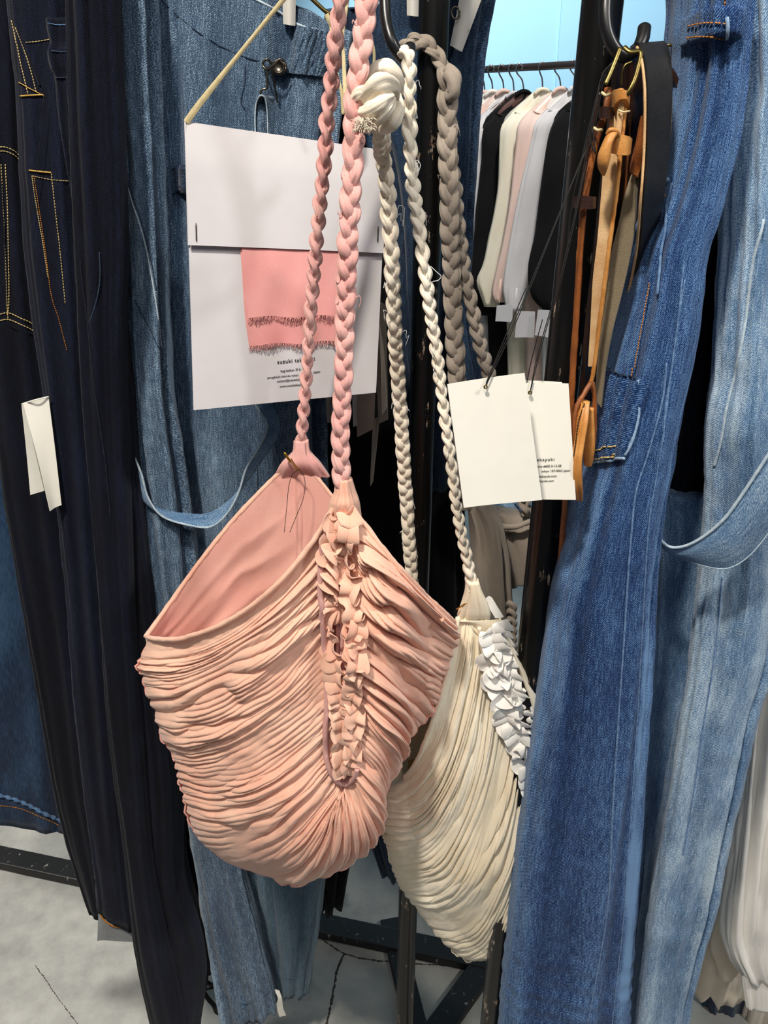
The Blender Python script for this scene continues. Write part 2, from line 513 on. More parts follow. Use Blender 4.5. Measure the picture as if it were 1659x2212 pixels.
def concrete():
    m, nt, bs, N, L = nodes('concrete_floor')
    oc = N.new('ShaderNodeTexCoord').outputs['Object']
    n1 = noise(nt, oc, 1.7, 6, .62); n2 = noise(nt, oc, 22, 5, .65); n3 = noise(nt, oc, 180, 3)
    f = mth(nt, 'ADD', mth(nt, 'MULTIPLY', n1.outputs[0], .6), mth(nt, 'MULTIPLY', n2.outputs[0], .4))
    r = ramp(nt, [(.34, lin('#8d8c88')), (.5, lin('#a9a8a2')), (.64, lin('#bdbab0'))])
    L.new(f, r.inputs[0]); L.new(r.outputs[0], bs.inputs['Base Color'])
    bs.inputs['Roughness'].default_value = .55
    L.new(bump(nt, mth(nt, 'ADD', n2.outputs[0], n3.outputs[0]), .15, .002).outputs[0], bs.inputs['Normal'])
    return m

M = dict(
    navy=denim('navy_denim', '#05070f', '#0b1022', '#1f2944', streak=.5, cloud=.5, wear=.35, sheen=.1),
    navy2=denim('midnight_denim', '#04050b', '#090c19', '#171e35', streak=.5, cloud=.5, wear=.35, sheen=.08),
    black=denim('black_cotton', '#020203', '#050506', '#14141a', streak=.3, cloud=.3, wear=.2, sheen=.05),
    mid=denim('worn_blue_denim', '#0a1930', '#15304f', '#395a7c', cloud=.9),
    linen=denim('blue_linen_denim', '#223249', '#41576f', '#98b2c9', streak=.55, cloud=.3, wear=.4, twill=.05, fine=.7),
    linen2=denim('dark_blue_linen', '#0d1727', '#18273c', '#3a5675', streak=.5, cloud=.3, wear=.35, twill=.05, fine=.6),
    grey_linen=denim('grey_blue_linen', '#2a3f52', '#4a6579', '#8ba5b5', streak=.45, cloud=.4, wear=.4, twill=.03, fine=.6),
    blue=denim('bright_blue_denim', '#0d2144', '#1d3f74', '#7299c6', streak=.6, cloud=.35, wear=.45, twill=.3, fine=.7, sheen=.1),
    light=denim('faded_blue_denim', '#2f4b6e', '#5e83a9', '#b9cede', streak=.45, cloud=.8, wear=.45, twill=.1, fine=.6),
    fade=denim('bleached_seam_denim', '#2d4a75', '#6a8cae', '#c2d2de', streak=.7, cloud=1.2, wear=.4, twill=.2, fine=.8),
    pale=denim('pale_blue_denim', '#4d759f', '#7fa8d0', '#c4d9ea'),
    pink=cloth('pink_gauze', '#efb29a', '#f7cbb3', sc=14, sheen=.25, sub=.08),
    pink_in=cloth('pink_lining', '#eba99c', '#f0bdae', sc=10, sub=.05),
    pink_braid=cloth('pink_braid_cloth', '#d79b95', '#e4b3ab', sc=25),
    swatch=cloth('rose_swatch_cloth', '#dd9492', '#e4a5a1', sc=22, weave=2200),
    cream=cloth('cream_gauze', '#efdfc1', '#faf0db', sc=14, sheen=.2, sub=.1),
    cream_braid=cloth('cream_braid_cloth', '#e6d9c3', '#f4ead8', sc=25),
    taupe=cloth('taupe_gauze', '#93877a', '#ada195', sc=16),
    white=cloth('white_cotton', '#e9e6df', '#f7f4ee', sc=12, sub=.08),
    beige=cloth('beige_gauze', '#d9cbb8', '#ece1d0', sc=12),
    s_cream=cloth('cream_shirt_cloth', '#efe6cc', '#f8f2de', sc=9),
    s_pink=cloth('blush_shirt_cloth', '#eac9bb', '#f1d8cc', sc=9),
    s_grey=cloth('pale_grey_shirt_cloth', '#d2cfd0', '#e2e0e0', sc=9),
    s_white=cloth('off_white_shirt_cloth', '#eee8e0', '#faf6f0', sc=9),
    s_black=cloth('black_shirt_cloth', '#0d0c0d', '#1b1a1c', sc=9, sheen=.05),
    paper=plain('white_card', '#cdcacd', .75, var=.02, spec=.2),
    paper2=plain('cream_card', '#f4f1e6', .8, var=.02, spec=.2),
    ink=plain('black_ink', '#16140f', .8),
    gold=plain('gold_thread', '#c8a04a', .6), yellow=plain('straw_thread', '#c9b27a', .7),
    orange=plain('orange_thread', '#c07a2c', .7), wht_thread=plain('white_thread', '#e6e8e6', .8),
    navythread=plain('navy_thread', '#1a2333', .8), linen_piping=plain('pale_piping', '#bfd0da', .8),
    cord=plain('black_cord', '#0c0b0b', .7),
    ribbon=plain('straw_ribbon', '#d8c89a', .55, var=.15, sc=200), brass=plain('brass', '#77683f', .38, metal=1.0),
    pin=plain('gold_pin', '#d0a542', .25, metal=1.0),
    zinc=plain('dull_metal', '#6d675c', .35, metal=1.0), chrome=plain('chrome', '#d5d8dc', .15, metal=1.0),
    post=chipped('chipped_black_paint', '#0b0a0a', '#6b4428', .615, .28),
    bar=chipped('scuffed_black_paint', '#141415', '#76777a', .63, .5),
    hook=plain('black_iron', '#141416', .33, var=.3), rail=plain('dark_rail', '#3a3334', .4),
    clip=chipped('worn_white_paint', '#d3cfc8', '#4c463e', .70, .45),
    tan=leather('tan_leather', '#b5712d', '#d69a55'), brown=leather('brown_leather', '#6e3a18', '#9c5a28'),
    dark_brown=leather('dark_brown_leather', '#1d100b', '#37211a', .35), black_leather=leather('black_leather', '#0f0f10', '#1f1e1f', .5),
    nat=leather('natural_leather', '#c79a68', '#e0bd8e', .6), gros=cloth('taupe_webbing', '#6e6350', '#8a7d66', weave=900),
    wood=plain('dark_wood', '#5a3a31', .45, var=.4, sc=40), selvage=cloth('grey_denim_reverse', '#7f8286', '#a3a6a6', weave=900),
    wall=plain('pale_blue_wall', '#b4dcf0', .8, var=.03, sc=1.2, spec=.1), ceil=plain('white_ceiling', '#e8e8e6', .9, var=.02),
    floor=concrete(), crack=plain('crack_dirt', '#3b3734', .95),
    seam_pale=cloth('pale_seam_cloth', '#6f92b6', '#a7c0d8', sc=260, weave=900),
    seam_mid=cloth('blue_seam_cloth', '#3f6291', '#7596bd', sc=260, weave=900),
    piping=cloth('piping_cloth', '#9fb6c8', '#c8d6de', sc=260, weave=900),
    seam_dark=cloth('dark_seam_cloth', '#1b293b', '#31445c', sc=260, weave=900),
    label_tan=plain('tan_cloth_label', '#d2ad6f', .8),
)

# ------------------------------------------------------------------ the room
def FL(x, y, z=0.0):
    d = raydir(x, y)
    k = (z - CAM_Z) / d.z
    return np.array(CAMV + d * k)
fl = box('floor', (-4, -1.6, -0.1), (4, 4.4, 0.0), M['floor'], kind='structure')
ORG[fl] = np.array(fl.location)
box('wall_back', (-4, 4.4, 0), (4, 4.5, 3.1), M['wall'], kind='structure')
box('wall_left', (-4.1, -1.6, 0), (-4, 4.4, 3.1), M['ceil'], kind='structure')
box('wall_right', (4, -1.6, 0), (4.1, 4.4, 3.1), M['ceil'], kind='structure')
box('ceiling', (-4.1, -1.6, 3.1), (4.1, 4.5, 3.2), M['ceil'], kind='structure')
wp = box('wall_panel', (0.86, 4.385, 0.0), (2.6, 4.4, 3.1), M['wall'])
ORG[bpy.data.objects['wall_back']] = np.array(bpy.data.objects['wall_back'].location)
wp.parent = bpy.data.objects['wall_back']; wp.location = wp.location - bpy.data.objects['wall_back'].location

def crack(pts, w):
    C = np.array([FL(x, y, .0) for x, y in pts])
    C = crom(C, len(pts) * 14)
    n = len(C); rng = np.random.RandomState(int(pts[0][0]))
    C[:, :2] += (rng.rand(n, 2) - .5) * .0016
    T = np.gradient(C, axis=0); S = np.stack([-T[:, 1], T[:, 0], 0 * T[:, 0]], -1); S /= np.linalg.norm(S, axis=1, keepdims=True)
    ww = w * (.35 + .9 * rng.rand(n))
    top = np.array([0, 0, .0006])
    G = np.stack([C - S * ww[:, None] + top * .2, C + top, C + S * ww[:, None] + top * .2], 1)
    grid('crack', G, M['crack'], fl, smooth=False)
crack([(640, 1985), (680, 2018), (712, 2040), (744, 2060), (790, 2072), (850, 2078), (930, 2084), (1010, 2086)], .0017)
crack([(744, 2060), (730, 2090), (722, 2130), (716, 2165), (705, 2215), (690, 2300)], .0024)
crack([(75, 2085), (100, 2118), (118, 2146), (140, 2175), (170, 2215), (200, 2260)], .0008)
crack([(170, 2215), (250, 2300)], .0006)

def beam_data(a, b, w, h):
    a, b = np.array(a, float), np.array(b, float)
    t = (b - a) / np.linalg.norm(b - a)
    s = np.cross(t, [0, 0, 1.0]); s /= np.linalg.norm(s)
    u = np.cross(s, t)
    V = [q + s * i * w / 2 + u * j * h / 2 for q in (a, b) for i, j in ((-1, -1), (1, -1), (1, 1), (-1, 1))]
    return V, [(0, 1, 2, 3), (7, 6, 5, 4), (0, 4, 5, 1), (1, 5, 6, 2), (2, 6, 7, 3), (3, 7, 4, 0)]
def beam(name, a, b, w, h, mat, parent):
    o = mesh(name, *beam_data(a, b, w, h), mat, parent, smooth=False)
    md = o.modifiers.new('bevel', 'BEVEL'); md.width = min(w, h) * .12; md.segments = 2
    return o

# ---- the black steel garment rack
rack = thing('garment_rack', 'black steel pipe garment rack with chipped paint and flat floor bars', 'rack', (0.04, .82, 0))
def post(x0, x1, D, r, parent):
    a, b = P(x0, 0, D), P(x1, 2100, D)
    d = (b - a) / (b[2] - a[2])
    top, bot = a + d * (1.74 - a[2]), a + d * (0.012 - a[2])
    C = np.array([bot * (1 - k) + top * k for k in np.linspace(0, 1, 40)])
    return tube('post', C, r, M['post'], parent, seg=28), top, bot
p1, t1, b1 = post(938, 877, .82, .014, rack)
p2, t2, b2 = post(1302, 1075, .61, .014, rack)
A0, A1 = FL(-420, 1762, .012), FL(1062, 2078, .012)
beam('base_bar', A0, A1, .045, .02, M['bar'], rack)
beam('foot_bar', FL(1060, 2068, .010), FL(860, 2345, .010), .045, .02, M['bar'], rack)
beam('foot_bar', (b1[0] - .02, b1[1] + .30, .008), (b2[0] + .02, b2[1] - .12, .008), .04, .016, M['bar'], rack)
tube('rail', np.array([(t1[0] + (x - t1[0]), t1[1] - (x - t1[0]) * .236, 1.725) for x in np.linspace(-1.1, .30, 12)]), .012, M['post'], rack, seg=20)
tube('rail', np.array([(x, t2[1] - (x - t2[0]) * .15, 1.725) for x in np.linspace(t2[0] - .02, 1.0, 8)]), .012, M['post'], rack, seg=20)
tube('cross_rail', np.array([t1 * (1 - k) + t2 * k - np.array([0, 0, .015]) for k in np.linspace(0, 1, 5)]), .012, M['post'], rack, seg=16)

# ---- background: the far shirt rail
ra, rb = P(1000, 153, 2.42), P(1250, 139, 2.06)
dr = (rb - ra) / np.linalg.norm((rb - ra)[:2])
far = thing('shirt_rail', 'thin dark rail carrying the row of shirts by the blue wall', 'rail', (ra[0], ra[1], 0))
def on_rail(s): return ra + dr * s
tube('rail', np.array([on_rail(s) for s in np.linspace(-.35, .85, 20)]), .0085, M['rail'], far, seg=16)
for s in (-.33, .83):
    q = on_rail(s); tube('upright', np.array([(q[0], q[1], z) for z in np.linspace(0.0, q[2], 6)]), .011, M['rail'], far, seg=12)

def hanger(hx, cx, cy, D, mat, label):
    t = thing('clothes_hanger', label, 'hanger', tuple(P(cx, cy, D)), 'hangers on the far rail')
    y0 = 153 - (hx - 1000) * .056
    ptube('hook', [(hx + 9, y0 + 2, D), (hx + 8, y0 - 6, D), (hx + 1, y0 - 9, D), (hx - 4, y0, D), (hx - 2, y0 + 12, D), (hx + (cx - hx) * .7, y0 + 26, D), (cx, cy - 8, D), (cx, cy + 2, D)], 1.7, M['chrome'], t, n=30, seg=6)
    rows = [(cx - 14, cy - 3, cx + 12, cy - 4, D, .008, .008), (cx - 16, cy + 4, cx + 16, cy + 4, D, .010, .010), (cx - 52, cy + 33, cx + 30, cy + 18, D, .010, .010), (cx - 84, cy + 72, cx + 34, cy + 40, D, .007, .007)]
    loft('shoulder_bar', rows, mat, t, n=14, m=16, hem=False)
    return t
def shirt(cx, cy, D, mat, label, cuff, body_end, seed, tagd=False):
    """a shirt hanging edge-on: body and near sleeve; cuff = list of (xl, xr, y) down the sleeve"""
    t = thing('shirt', label, 'shirt', tuple(P(cx - 40, body_end, D)), 'shirts on the far rail')
    rows = [(cx - 15, cy + 3, cx + 15, cy + 2, D, .009, .009), (cx - 40, cy + 24, cx + 24, cy + 14, D, .010, .010), (cx - 82, cy + 66, cx + 34, cy + 45, D, .011, .011),
            (cx - 84, cy + 150, cx + 36, cy + 130, D, .011, .011), (cx - 84, cy + 320, cx + 34, cy + 320, D, .011, .011), (cx - 76, cy + 480, cx + 30, cy + 480, D, .011, .011), (cx - 72, body_end, cx + 26, body_end, D, .011, .011)]
    loft('body', rows, mat, t, n=50, m=40, folds=.004, fu=10, fv=1.5, seed=seed)
    D2 = D - .022
    sr = [(cx - 66, cy + 50, cx - 20, cy + 44, D2 + .008, .009, .009), (cx - 88, cy + 78, cx - 30, cy + 72, D2, .012, .010)]
    sr += [(a, y, b, y, D2, .013, .010) for a, b, y in cuff]
    loft('sleeve', sr, mat, t, n=46, m=32, folds=.004, fu=7, fv=4, seed=seed + 40)
    ptube('collar', [(cx - 17, cy + 8, D - .012), (cx - 4, cy - 2, D - .016), (cx + 9, cy, D - .01), (cx + 17, cy + 7, D)], 4.2, mat, t, n=14, seg=8)
    ptube('shoulder_seam', [(cx - 60, cy + 46, D2 - .003), (cx - 48, cy + 51, D2 - .004), (cx - 36, cy + 50, D2 + .004)], 1.1, mat, t, seg=6)
    return t
SH = [  # hook x, collar x, collar y, D, cloth, hanger, label, cuff
 (1022, 1026, 205, 2.36, 's_grey', 's_white', 'pale grey shirt half hidden behind the trousers, leftmost on the far rail', [(962, 1010, 400), (958, 1005, 640)]),
 (1040, 1047, 201, 2.33, 's_pink', 's_white', 'blush pink shirt, second from the left on the far rail', [(965, 1020, 400), (960, 1010, 650)]),
 (1058, 1064, 199, 2.30, 's_white', 's_white', 'off-white shirt between the two blush shirts at the left of the far rail', [(975, 1036, 380), (968, 1022, 655)]),
 (1081, 1088, 198, 2.27, 's_pink', 's_white', 'blush pink shirt just left of the pale shirt with a short sleeve end', [(1003, 1050, 380), (990, 1036, 660)]),
 (1103, 1110, 203, 2.24, 's_grey', 'wood', 'pale grey shirt in front of the left black shirt', [(1020, 1062, 320), (1012, 1050, 450), (1006, 1040, 660)]),
 (1119, 1131, 199, 2.21, 's_black', 'wood', 'black shirt on the dark wooden hanger, left of the cream shirt', [(1040, 1095, 340), (1026, 1080, 480), (1012, 1070, 680)]),
 (1168, 1172, 195, 2.16, 's_cream', 's_white', 'cream shirt with a bent full sleeve on the far rail', [(1079, 1124, 310), (1073, 1110, 420), (1052, 1088, 526), (1042, 1078, 575), (1030, 1078, 606), (1040, 1080, 640), (1047, 1076, 662)]),
 (1201, 1211, 193, 2.12, 's_pink', 's_white', 'blush pink shirt between the cream and the pale grey shirts', [(1117, 1160, 310), (1104, 1140, 420), (1086, 1114, 526), (1072, 1104, 585), (1063, 1092, 632), (1072, 1090, 652)]),
 (1235, 1245, 190, 2.08, 's_grey', 's_white', 'pale grey satin shirt with a wide sleeve, right of the blush shirt', [(1150, 1198, 300), (1120, 1180, 420), (1100, 1168, 526), (1085, 1146, 620), (1090, 1130, 655), (1094, 1124, 672)]),
 (1272, 1282, 188, 2.03, 's_black', 's_white', 'black shirt behind the right rack post, rightmost on the far rail', [(1180, 1250, 310), (1166, 1246, 420), (1156, 1240, 500), (1143, 1235, 575), (1150, 1230, 640), (1178, 1226, 672)]),
]
for k, (hx, cx, cy, D, mt, hm, lab, cuff) in enumerate(SH):
    where = ['leftmost', 'second from the left', 'third from the left', 'fourth from the left', 'fifth from the left', 'sixth from the left', 'fourth from the right', 'third from the right', 'second from the right', 'rightmost'][k]
    kind = 'dark wooden hanger with chrome hook' if hm == 'wood' else 'pale padded hanger with chrome hook'
    hanger(hx, cx, cy, D, M[hm], kind + ', ' + where + ' on the far shirt rail')
    shirt(cx, cy, D, M[mt], lab, cuff, (830 if k < 8 else 900), 50 + k)
def small_card(quad, D, label, mat='paper'):
    G = np.array([[P(*quad[0], D), P(*quad[1], D)], [P(*quad[3], D), P(*quad[2], D)]])
    w = np.linspace(0, 1, 6)
    Gf = np.array([[(G[0, 0] * (1 - u) + G[0, 1] * u) * (1 - v) + (G[1, 0] * (1 - u) + G[1, 1] * u) * v for u in w] for v in w])
    Gf[..., 1] += .003 * np.sin(np.linspace(0, 3, 6))[None]
    o = grid('price_tag', Gf, M[mat]); solid(o, .0012, 0)
    return tag(o, label, 'tag')
small_card([(1117, 672), (1156, 673), (1154, 729), (1112, 729)], 1.99, 'white swing tag hanging among the far shirts beside the post')
small_card([(1162, 669), (1192, 671), (1190, 730), (1155, 724)], 1.96, 'white swing tag of the rightmost black far shirt')
small_card([(1073, 660), (1108, 658), (1107, 696), (1070, 694)], 2.0, 'small white swing tag below the far cream sleeve')

# ------------------------------------------------------------------ trousers on the rack, left
def R(y, xl, xr, D, tf=.02, tb=.03, yr=None):
    return (xl, y, xr, y if yr is None else yr, D, tf, tb)

# far-left worn blue jeans with a turned hem
j0 = thing('jeans', 'worn mid-blue jeans with a chain-stitched hem at the far left, behind the navy jeans', 'jeans', tuple(P(20, 1780, .96)))
lg = loft('leg', [R(-110, -300, 0, .96), R(400, -265, 40, .96), R(820, -230, 80, .96), R(1100, -210, 100, .96), R(1400, -190, 130, .96), (-175, 1660, 165, 1735, .96, .025, .03), (-170, 1700, 172, 1800, .96, .025, .03)], M['mid'], j0, folds=.008, fu=6, seed=3, bvh=True, fine=.0008)
C, N = trace(lg, [(-20, 1712), (30, 1724), (70, 1741), (100, 1758), (135, 1772)], step=3)
if len(C):
    a = np.arange(len(C)) * .55
    C = C + N * (np.abs(np.sin(a)) * .0018)[:, None]
    tube('rolled_hem', C, .0024 * (1 + .35 * np.sin(a * 2)), M['seam_mid'], j0, seg=8)
strip('turn_up', [(-60, 1722), (30, 1733), (100, 1768), (150, 1785)], [(-60, 1760), (30, 1772), (100, 1788), (150, 1797)], .965, M['selvage'], j0)
stitches(lg, [(-20, 1738), (40, 1745), (90, 1765), (130, 1783)], M['orange'], pitch=6, wpx=1.2)

# leftmost navy jeans with the back pocket
j1 = thing('jeans', 'dark navy jeans with straw-stitched back pocket at the left edge of the row', 'jeans', tuple(P(180, 2005, .83)))
b1_ = loft('leg', [R(-120, -90, 40, .83, .02, .032), R(0, -82, 48, .83, .02, .032), R(500, -40, 80, .83, .02, .032), R(900, -10, 125, .83, .02, .032), R(1050, 6, 146, .83, .02, .032), R(1241, 38, 170, .83, .02, .032), R(1403, 68, 185, .83, .02, .032), R(1697, 120, 205, .83, .018, .032), R(1828, 150, 222, .83, .016, .06), (196, 1965, 236, 1975, .83, .014, .05)],
           M['navy2'], j1, folds=.0032, fu=4, fv=1.4, seed=11, fine=.0008, bvh=True, back=(.1, 1))
for off in (0, 9):
    stitches(b1_, [(-6 + off * .1, 318 + off), (12, 318 + off), (30, 326 + off), (46, 342 + off)], M['yellow'], wpx=1.1)
    stitches(b1_, [(3 + off * 1.0, 355), (8 + off, 450), (12 + off * .8, 560), (16 + off * .4, 660), (18 - off * .2, 690 - off)], M['yellow'], wpx=1.2)
    stitches(b1_, [(-5, 694 - off * 1.5), (18, 690 - off * 1.6), (50, 703 - off * 1.5), (86, 722 - off * 1.7)], M['yellow'], wpx=1.3)
seam(b1_, [(0, 330), (8, 450), (14, 640), (18, 700), (84, 726)], 2.2, M['navy2'], 'back_pocket_edge')

# second navy jeans: fly seam and bar tacks
j2 = thing('jeans', 'dark navy jeans with gold bar tacks and a turned grey cuff, second from the left', 'jeans', tuple(P(250, 2030, .78)))
l2 = loft('leg', [R(-120, 10, 140, .78, .018, .032), R(0, 23, 150, .78, .018, .032), R(60, 30, 152, .78, .018, .032), R(200, 44, 156, .78, .018, .032), R(380, 54, 166, .78, .018, .032), R(540, 63, 178, .78, .018, .032), R(671, 79, 186, .78, .018, .032), R(855, 105, 198, .78, .018, .032), R(1065, 131, 214, .78, .018, .032), R(1315, 156, 232, .78, .018, .032), R(1460, 165, 248, .78, .018, .032), R(1697, 188, 268, .78, .018, .032), R(1922, 215, 290, .78, .018, .032), (214, 1950, 304, 2004, .78, .018, .032)],
           M['navy'], j2, folds=.0032, fu=4, fv=1.4, seed=23, fine=.0009, bvh=True, back=(.15, 1))
stitches(l2, [(26, 45), (36, 90), (46, 140), (56, 180), (62, 205)], M['yellow'], wpx=1.2, pitch=6)
stitches(l2, [(34, 60), (52, 105), (66, 150), (80, 205)], M['yellow'], wpx=1.2, pitch=6)
seam(l2, [(24, 30), (40, 70), (60, 120), (78, 160), (88, 190)], 2.4, M['navy2'], 'fly_edge')
stitches(l2, [(56, 92), (80, 90), (110, 85)], M['yellow'], wpx=.9)
for pts in ([(42, 178), (66, 192), (96, 208)], [(46, 208), (70, 206), (94, 205)], [(64, 368), (90, 371), (112, 373)]):
    C, N = trace(l2, pts, step=2, lift=.001)
    if len(C) > 3: tube('bar_tack', C, .0007 if pts[0][1] != 178 else .0004, M['gold'], j2, seg=6)
stitches(l2, [(70, 380), (80, 450), (92, 520), (104, 600)], M['yellow'], wpx=1.1, pitch=5)
stitches(l2, [(74, 380), (86, 460), (98, 540), (112, 640), (128, 690), (146, 760)], M['orange'], wpx=.9, pitch=5)
stitches(l2, [(112, 375), (120, 450), (130, 540), (142, 660)], M['yellow'], wpx=1.0, pitch=6)
stitches(l2, [(70, 380), (110, 388), (158, 392)], M['yellow'], wpx=.8, pitch=6)
strip('turned_cuff', [(214, 1962, .776), (222, 1985, .772), (248, 2003, .772), (300, 2008, .776)], [(211, 2032, .776), (224, 2030, .772), (252, 2032, .772), (302, 2034, .776)], .775, M['selvage'], j2)
ptube('edge_stitch', [(214, 1962, .772), (222, 1984, .769), (246, 2001, .768), (296, 2007, .773)], 1.7, M['orange'], j2)

# small belt-looped waist of the third pair
j2b = thing('trousers', 'navy trousers with a folded belt loop at the top, between the navy jeans', 'trousers', tuple(P(160, 900, .76)))
w2 = loft('waist', [R(44, 103, 175, .757, .014, .032), R(70, 107, 175, .757, .014, .032), R(98, 112, 178, .757, .013, .032), R(112, 109, 178, .757, .016, .032), R(150, 114, 182, .757, .015, .032), R(168, 122, 182, .757, .013, .032), R(250, 130, 185, .757, .013, .032), R(340, 146, 185, .757, .013, .032), R(430, 162, 190, .757, .012, .032), R(900, 195, 225, .757, .01, .05)],
     M['navy'], j2b, folds=.002, fu=6, seed=31, bvh=True, back=(.2, 1))
seam(w2, [(104, 50), (125, 54), (150, 52)], 1.0, M['seam_mid'], 'waist_edge')
seam(w2, [(111, 110), (130, 112), (152, 112)], 1.6, M['seam_dark'], 'loop_edge')
stitches(w2, [(122, 168), (140, 168), (158, 165)], M['navythread'])

# third navy pair, two legs in front of each other
j3 = thing('trousers', 'midnight navy twill trousers with long creased legs in front of the blue linen pair', 'trousers', tuple(P(330, 2240, .74)))
l3b = loft('leg', [R(560, 175, 240, .765, .012, .032), R(703, 188, 262, .765, .012, .032), R(1000, 226, 292, .765, .014, .032), R(1168, 226, 312, .765, .014, .032), R(1285, 243, 325, .765, .015, .032), R(1462, 274, 345, .765, .016, .032), R(1697, 296, 374, .765, .018, .06), R(1906, 316, 384, .765, .02, .05), R(2032, 335, 424, .765, .02, .05), R(2100, 345, 436, .765, .02, .05), R(2160, 350, 432, .765, .02, .05), R(2250, 352, 416, .765, .02, .05), R(2330, 355, 410, .765, .02, .05)],
           M['navy2'], j3, folds=.0032, fu=4, fv=1.4, seed=41, fine=.0010, back=(.25, 1), wavy=.0)
l3 = loft('leg', [R(-120, 144, 236, .745, .018, .032), R(0, 149, 240, .745, .018, .032), R(300, 155, 255, .745, .018, .032), R(540, 164, 262, .745, .016, .032), R(697, 171, 258, .745, .014, .032), R(855, 181, 262, .745, .014, .032), R(1065, 199, 272, .745, .014, .032), R(1285, 218, 282, .745, .014, .032), R(1550, 236, 305, .745, .014, .032), R(1697, 253, 318, .745, .014, .032), R(1860, 275, 335, .745, .015, .032), R(2047, 294, 372, .745, .016, .06), R(2173, 320, 400, .745, .018, .06), R(2330, 356, 420, .745, .018, .05)],
          M['navy2'], j3, folds=.0032, fu=4, fv=1.4, seed=43, fine=.0010, bvh=True, back=(.25, 1))
seam(l3, [(173, 560), (182, 640), (191, 703), (205, 840), (226, 986), (239, 1120)], 1.5, M['navy'], 'crease_seam')
seam(l3, [(214, 540), (216, 600), (208, 650), (192, 703)], 1.2, M['seam_dark'], 'pocket_seam')

# black pair behind with ankle tie
j4 = thing('trousers', 'black cotton trousers with a tied ankle cord, squeezed behind the navy pair', 'trousers', tuple(P(400, 2130, .86)))
loft('leg', [R(-100, 180, 330, .87, .02, .08), R(540, 210, 360, .87, .02, .08), R(1050, 240, 370, .87, .02, .08), R(1315, 270, 390, .87, .02, .07), R(1640, 300, 420, .87, .02, .07), R(1922, 350, 446, .87, .02, .06), R(2050, 370, 456, .87, .02, .05), (395, 2110, 452, 2100, .87, .015, .04)],
     M['black'], j4, folds=.006, fu=6, seed=47)
ptube('ankle_tie', [(436, 2100, .85), (446, 2120, .85), (458, 2128, .845), (476, 2118, .84), (470, 2130, .84), (450, 2136, .845), (436, 2140, .85)], 5, M['cord'], j4, n=30, flat=.4)
ptube('ankle_tie', [(438, 2140, .85), (450, 2158, .845), (462, 2172, .84), (470, 2188, .84), (478, 2180, .84)], 5.5, M['cord'], j4, n=30, flat=.4)

# the big blue linen trousers
BL = thing('trousers', 'large blue linen work trousers with a looping side strap, behind the white card', 'trousers', tuple(P(560, 2180, .84)))
bod = loft('body', [(300, -140, 742, 66, .85, .02, .06), (305, -40, 736, 120, .85, .022, .06), (312, 150, 718, 260, .85, .024, .06), (322, 340, 706, 420, .85, .024, .06), (335, 600, 703, 600, .85, .024, .06), (345, 800, 702, 800, .85, .024, .06), (352, 1050, 712, 1050, .85, .024, .06), (380, 1315, 722, 1320, .85, .024, .06), (420, 1450, 722, 1450, .85, .02, .05)],
           M['linen'], BL, n=150, m=110, folds=.009, fu=11, fv=2.0, seed=61, fine=.0012, bvh=True, edge_wear_light=.1)
lgr = loft('leg', [R(1250, 500, 724, .85), R(1640, 520, 716, .85), R(1880, 533, 692, .85), R(2000, 556, 678, .85), R(2080, 575, 664, .85), (587, 2124, 656, 2141, .85, .02, .03)],
     M['grey_linen'], BL, folds=.008, fu=8, fv=3, seed=67, fine=.0014, wavy=.002, bvh=True)
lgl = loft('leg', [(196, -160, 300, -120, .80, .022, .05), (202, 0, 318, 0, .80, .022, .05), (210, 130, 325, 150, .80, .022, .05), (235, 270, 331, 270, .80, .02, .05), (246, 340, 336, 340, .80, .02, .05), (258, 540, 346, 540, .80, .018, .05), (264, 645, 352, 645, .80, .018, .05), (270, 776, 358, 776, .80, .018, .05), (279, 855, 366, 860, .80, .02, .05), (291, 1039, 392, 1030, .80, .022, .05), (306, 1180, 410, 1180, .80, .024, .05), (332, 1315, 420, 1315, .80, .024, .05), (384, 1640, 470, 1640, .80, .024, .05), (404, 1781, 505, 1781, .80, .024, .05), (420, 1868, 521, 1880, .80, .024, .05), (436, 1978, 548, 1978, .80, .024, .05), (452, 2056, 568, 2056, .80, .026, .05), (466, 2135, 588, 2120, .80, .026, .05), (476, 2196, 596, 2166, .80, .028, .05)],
           M['linen'], BL, n=190, m=90, folds=.006, fu=8, fv=2.4, seed=71, fine=.0014, wavy=.0022, bvh=True, edge_wear_light=.85, edge_side=-1, edge_w=.22, bands=((-.75, .25, .35), (.1, .2, .2)))  # left edge paler: faded cloth, plus light on the fold painted into the colour
lgl.data.materials.append(M['grey_linen'])
# lower legs are greyer, sun-faded cloth: a separate turned hem on each
for o, pts in ((lgl, [(478, 2150), (500, 2168), (540, 2165), (570, 2148), (590, 2132)]), (lgr, [(588, 2100), (610, 2112), (640, 2112), (654, 2104)])):
    seam(o, pts, 1.1, M['grey_linen'], 'hem_seam', part_of=BL, D=.8)
seam(lgl, [(246, 305), (258, 350), (280, 420), (300, 480), (318, 548), (332, 620), (342, 690), (349, 752)], 2.2, M['piping'], 'side_seam')
seam(lgl, [(253, 310), (266, 355), (288, 425), (308, 490), (326, 560), (338, 630)], 1.6, M['seam_dark'], 'side_seam')
seam(lgl, [(262, 590), (282, 630), (305, 676), (326, 715), (344, 756)], 1.6, M['seam_dark'], 'pocket_seam')
seam(bod, [(356, 860), (380, 980), (398, 1060), (412, 1180), (418, 1290)], 1.4, M['seam_dark'], 'leg_seam')
seam(bod, [(556, 1000), (556, 1090), (550, 1180)], 1.4, M['seam_dark'], 'leg_seam')
seam(bod, [(330, -20), (380, 30), (440, 78), (520, 120), (590, 140), (640, 152), (705, 166)], 1.2, M['seam_dark'], 'waistband_seam')
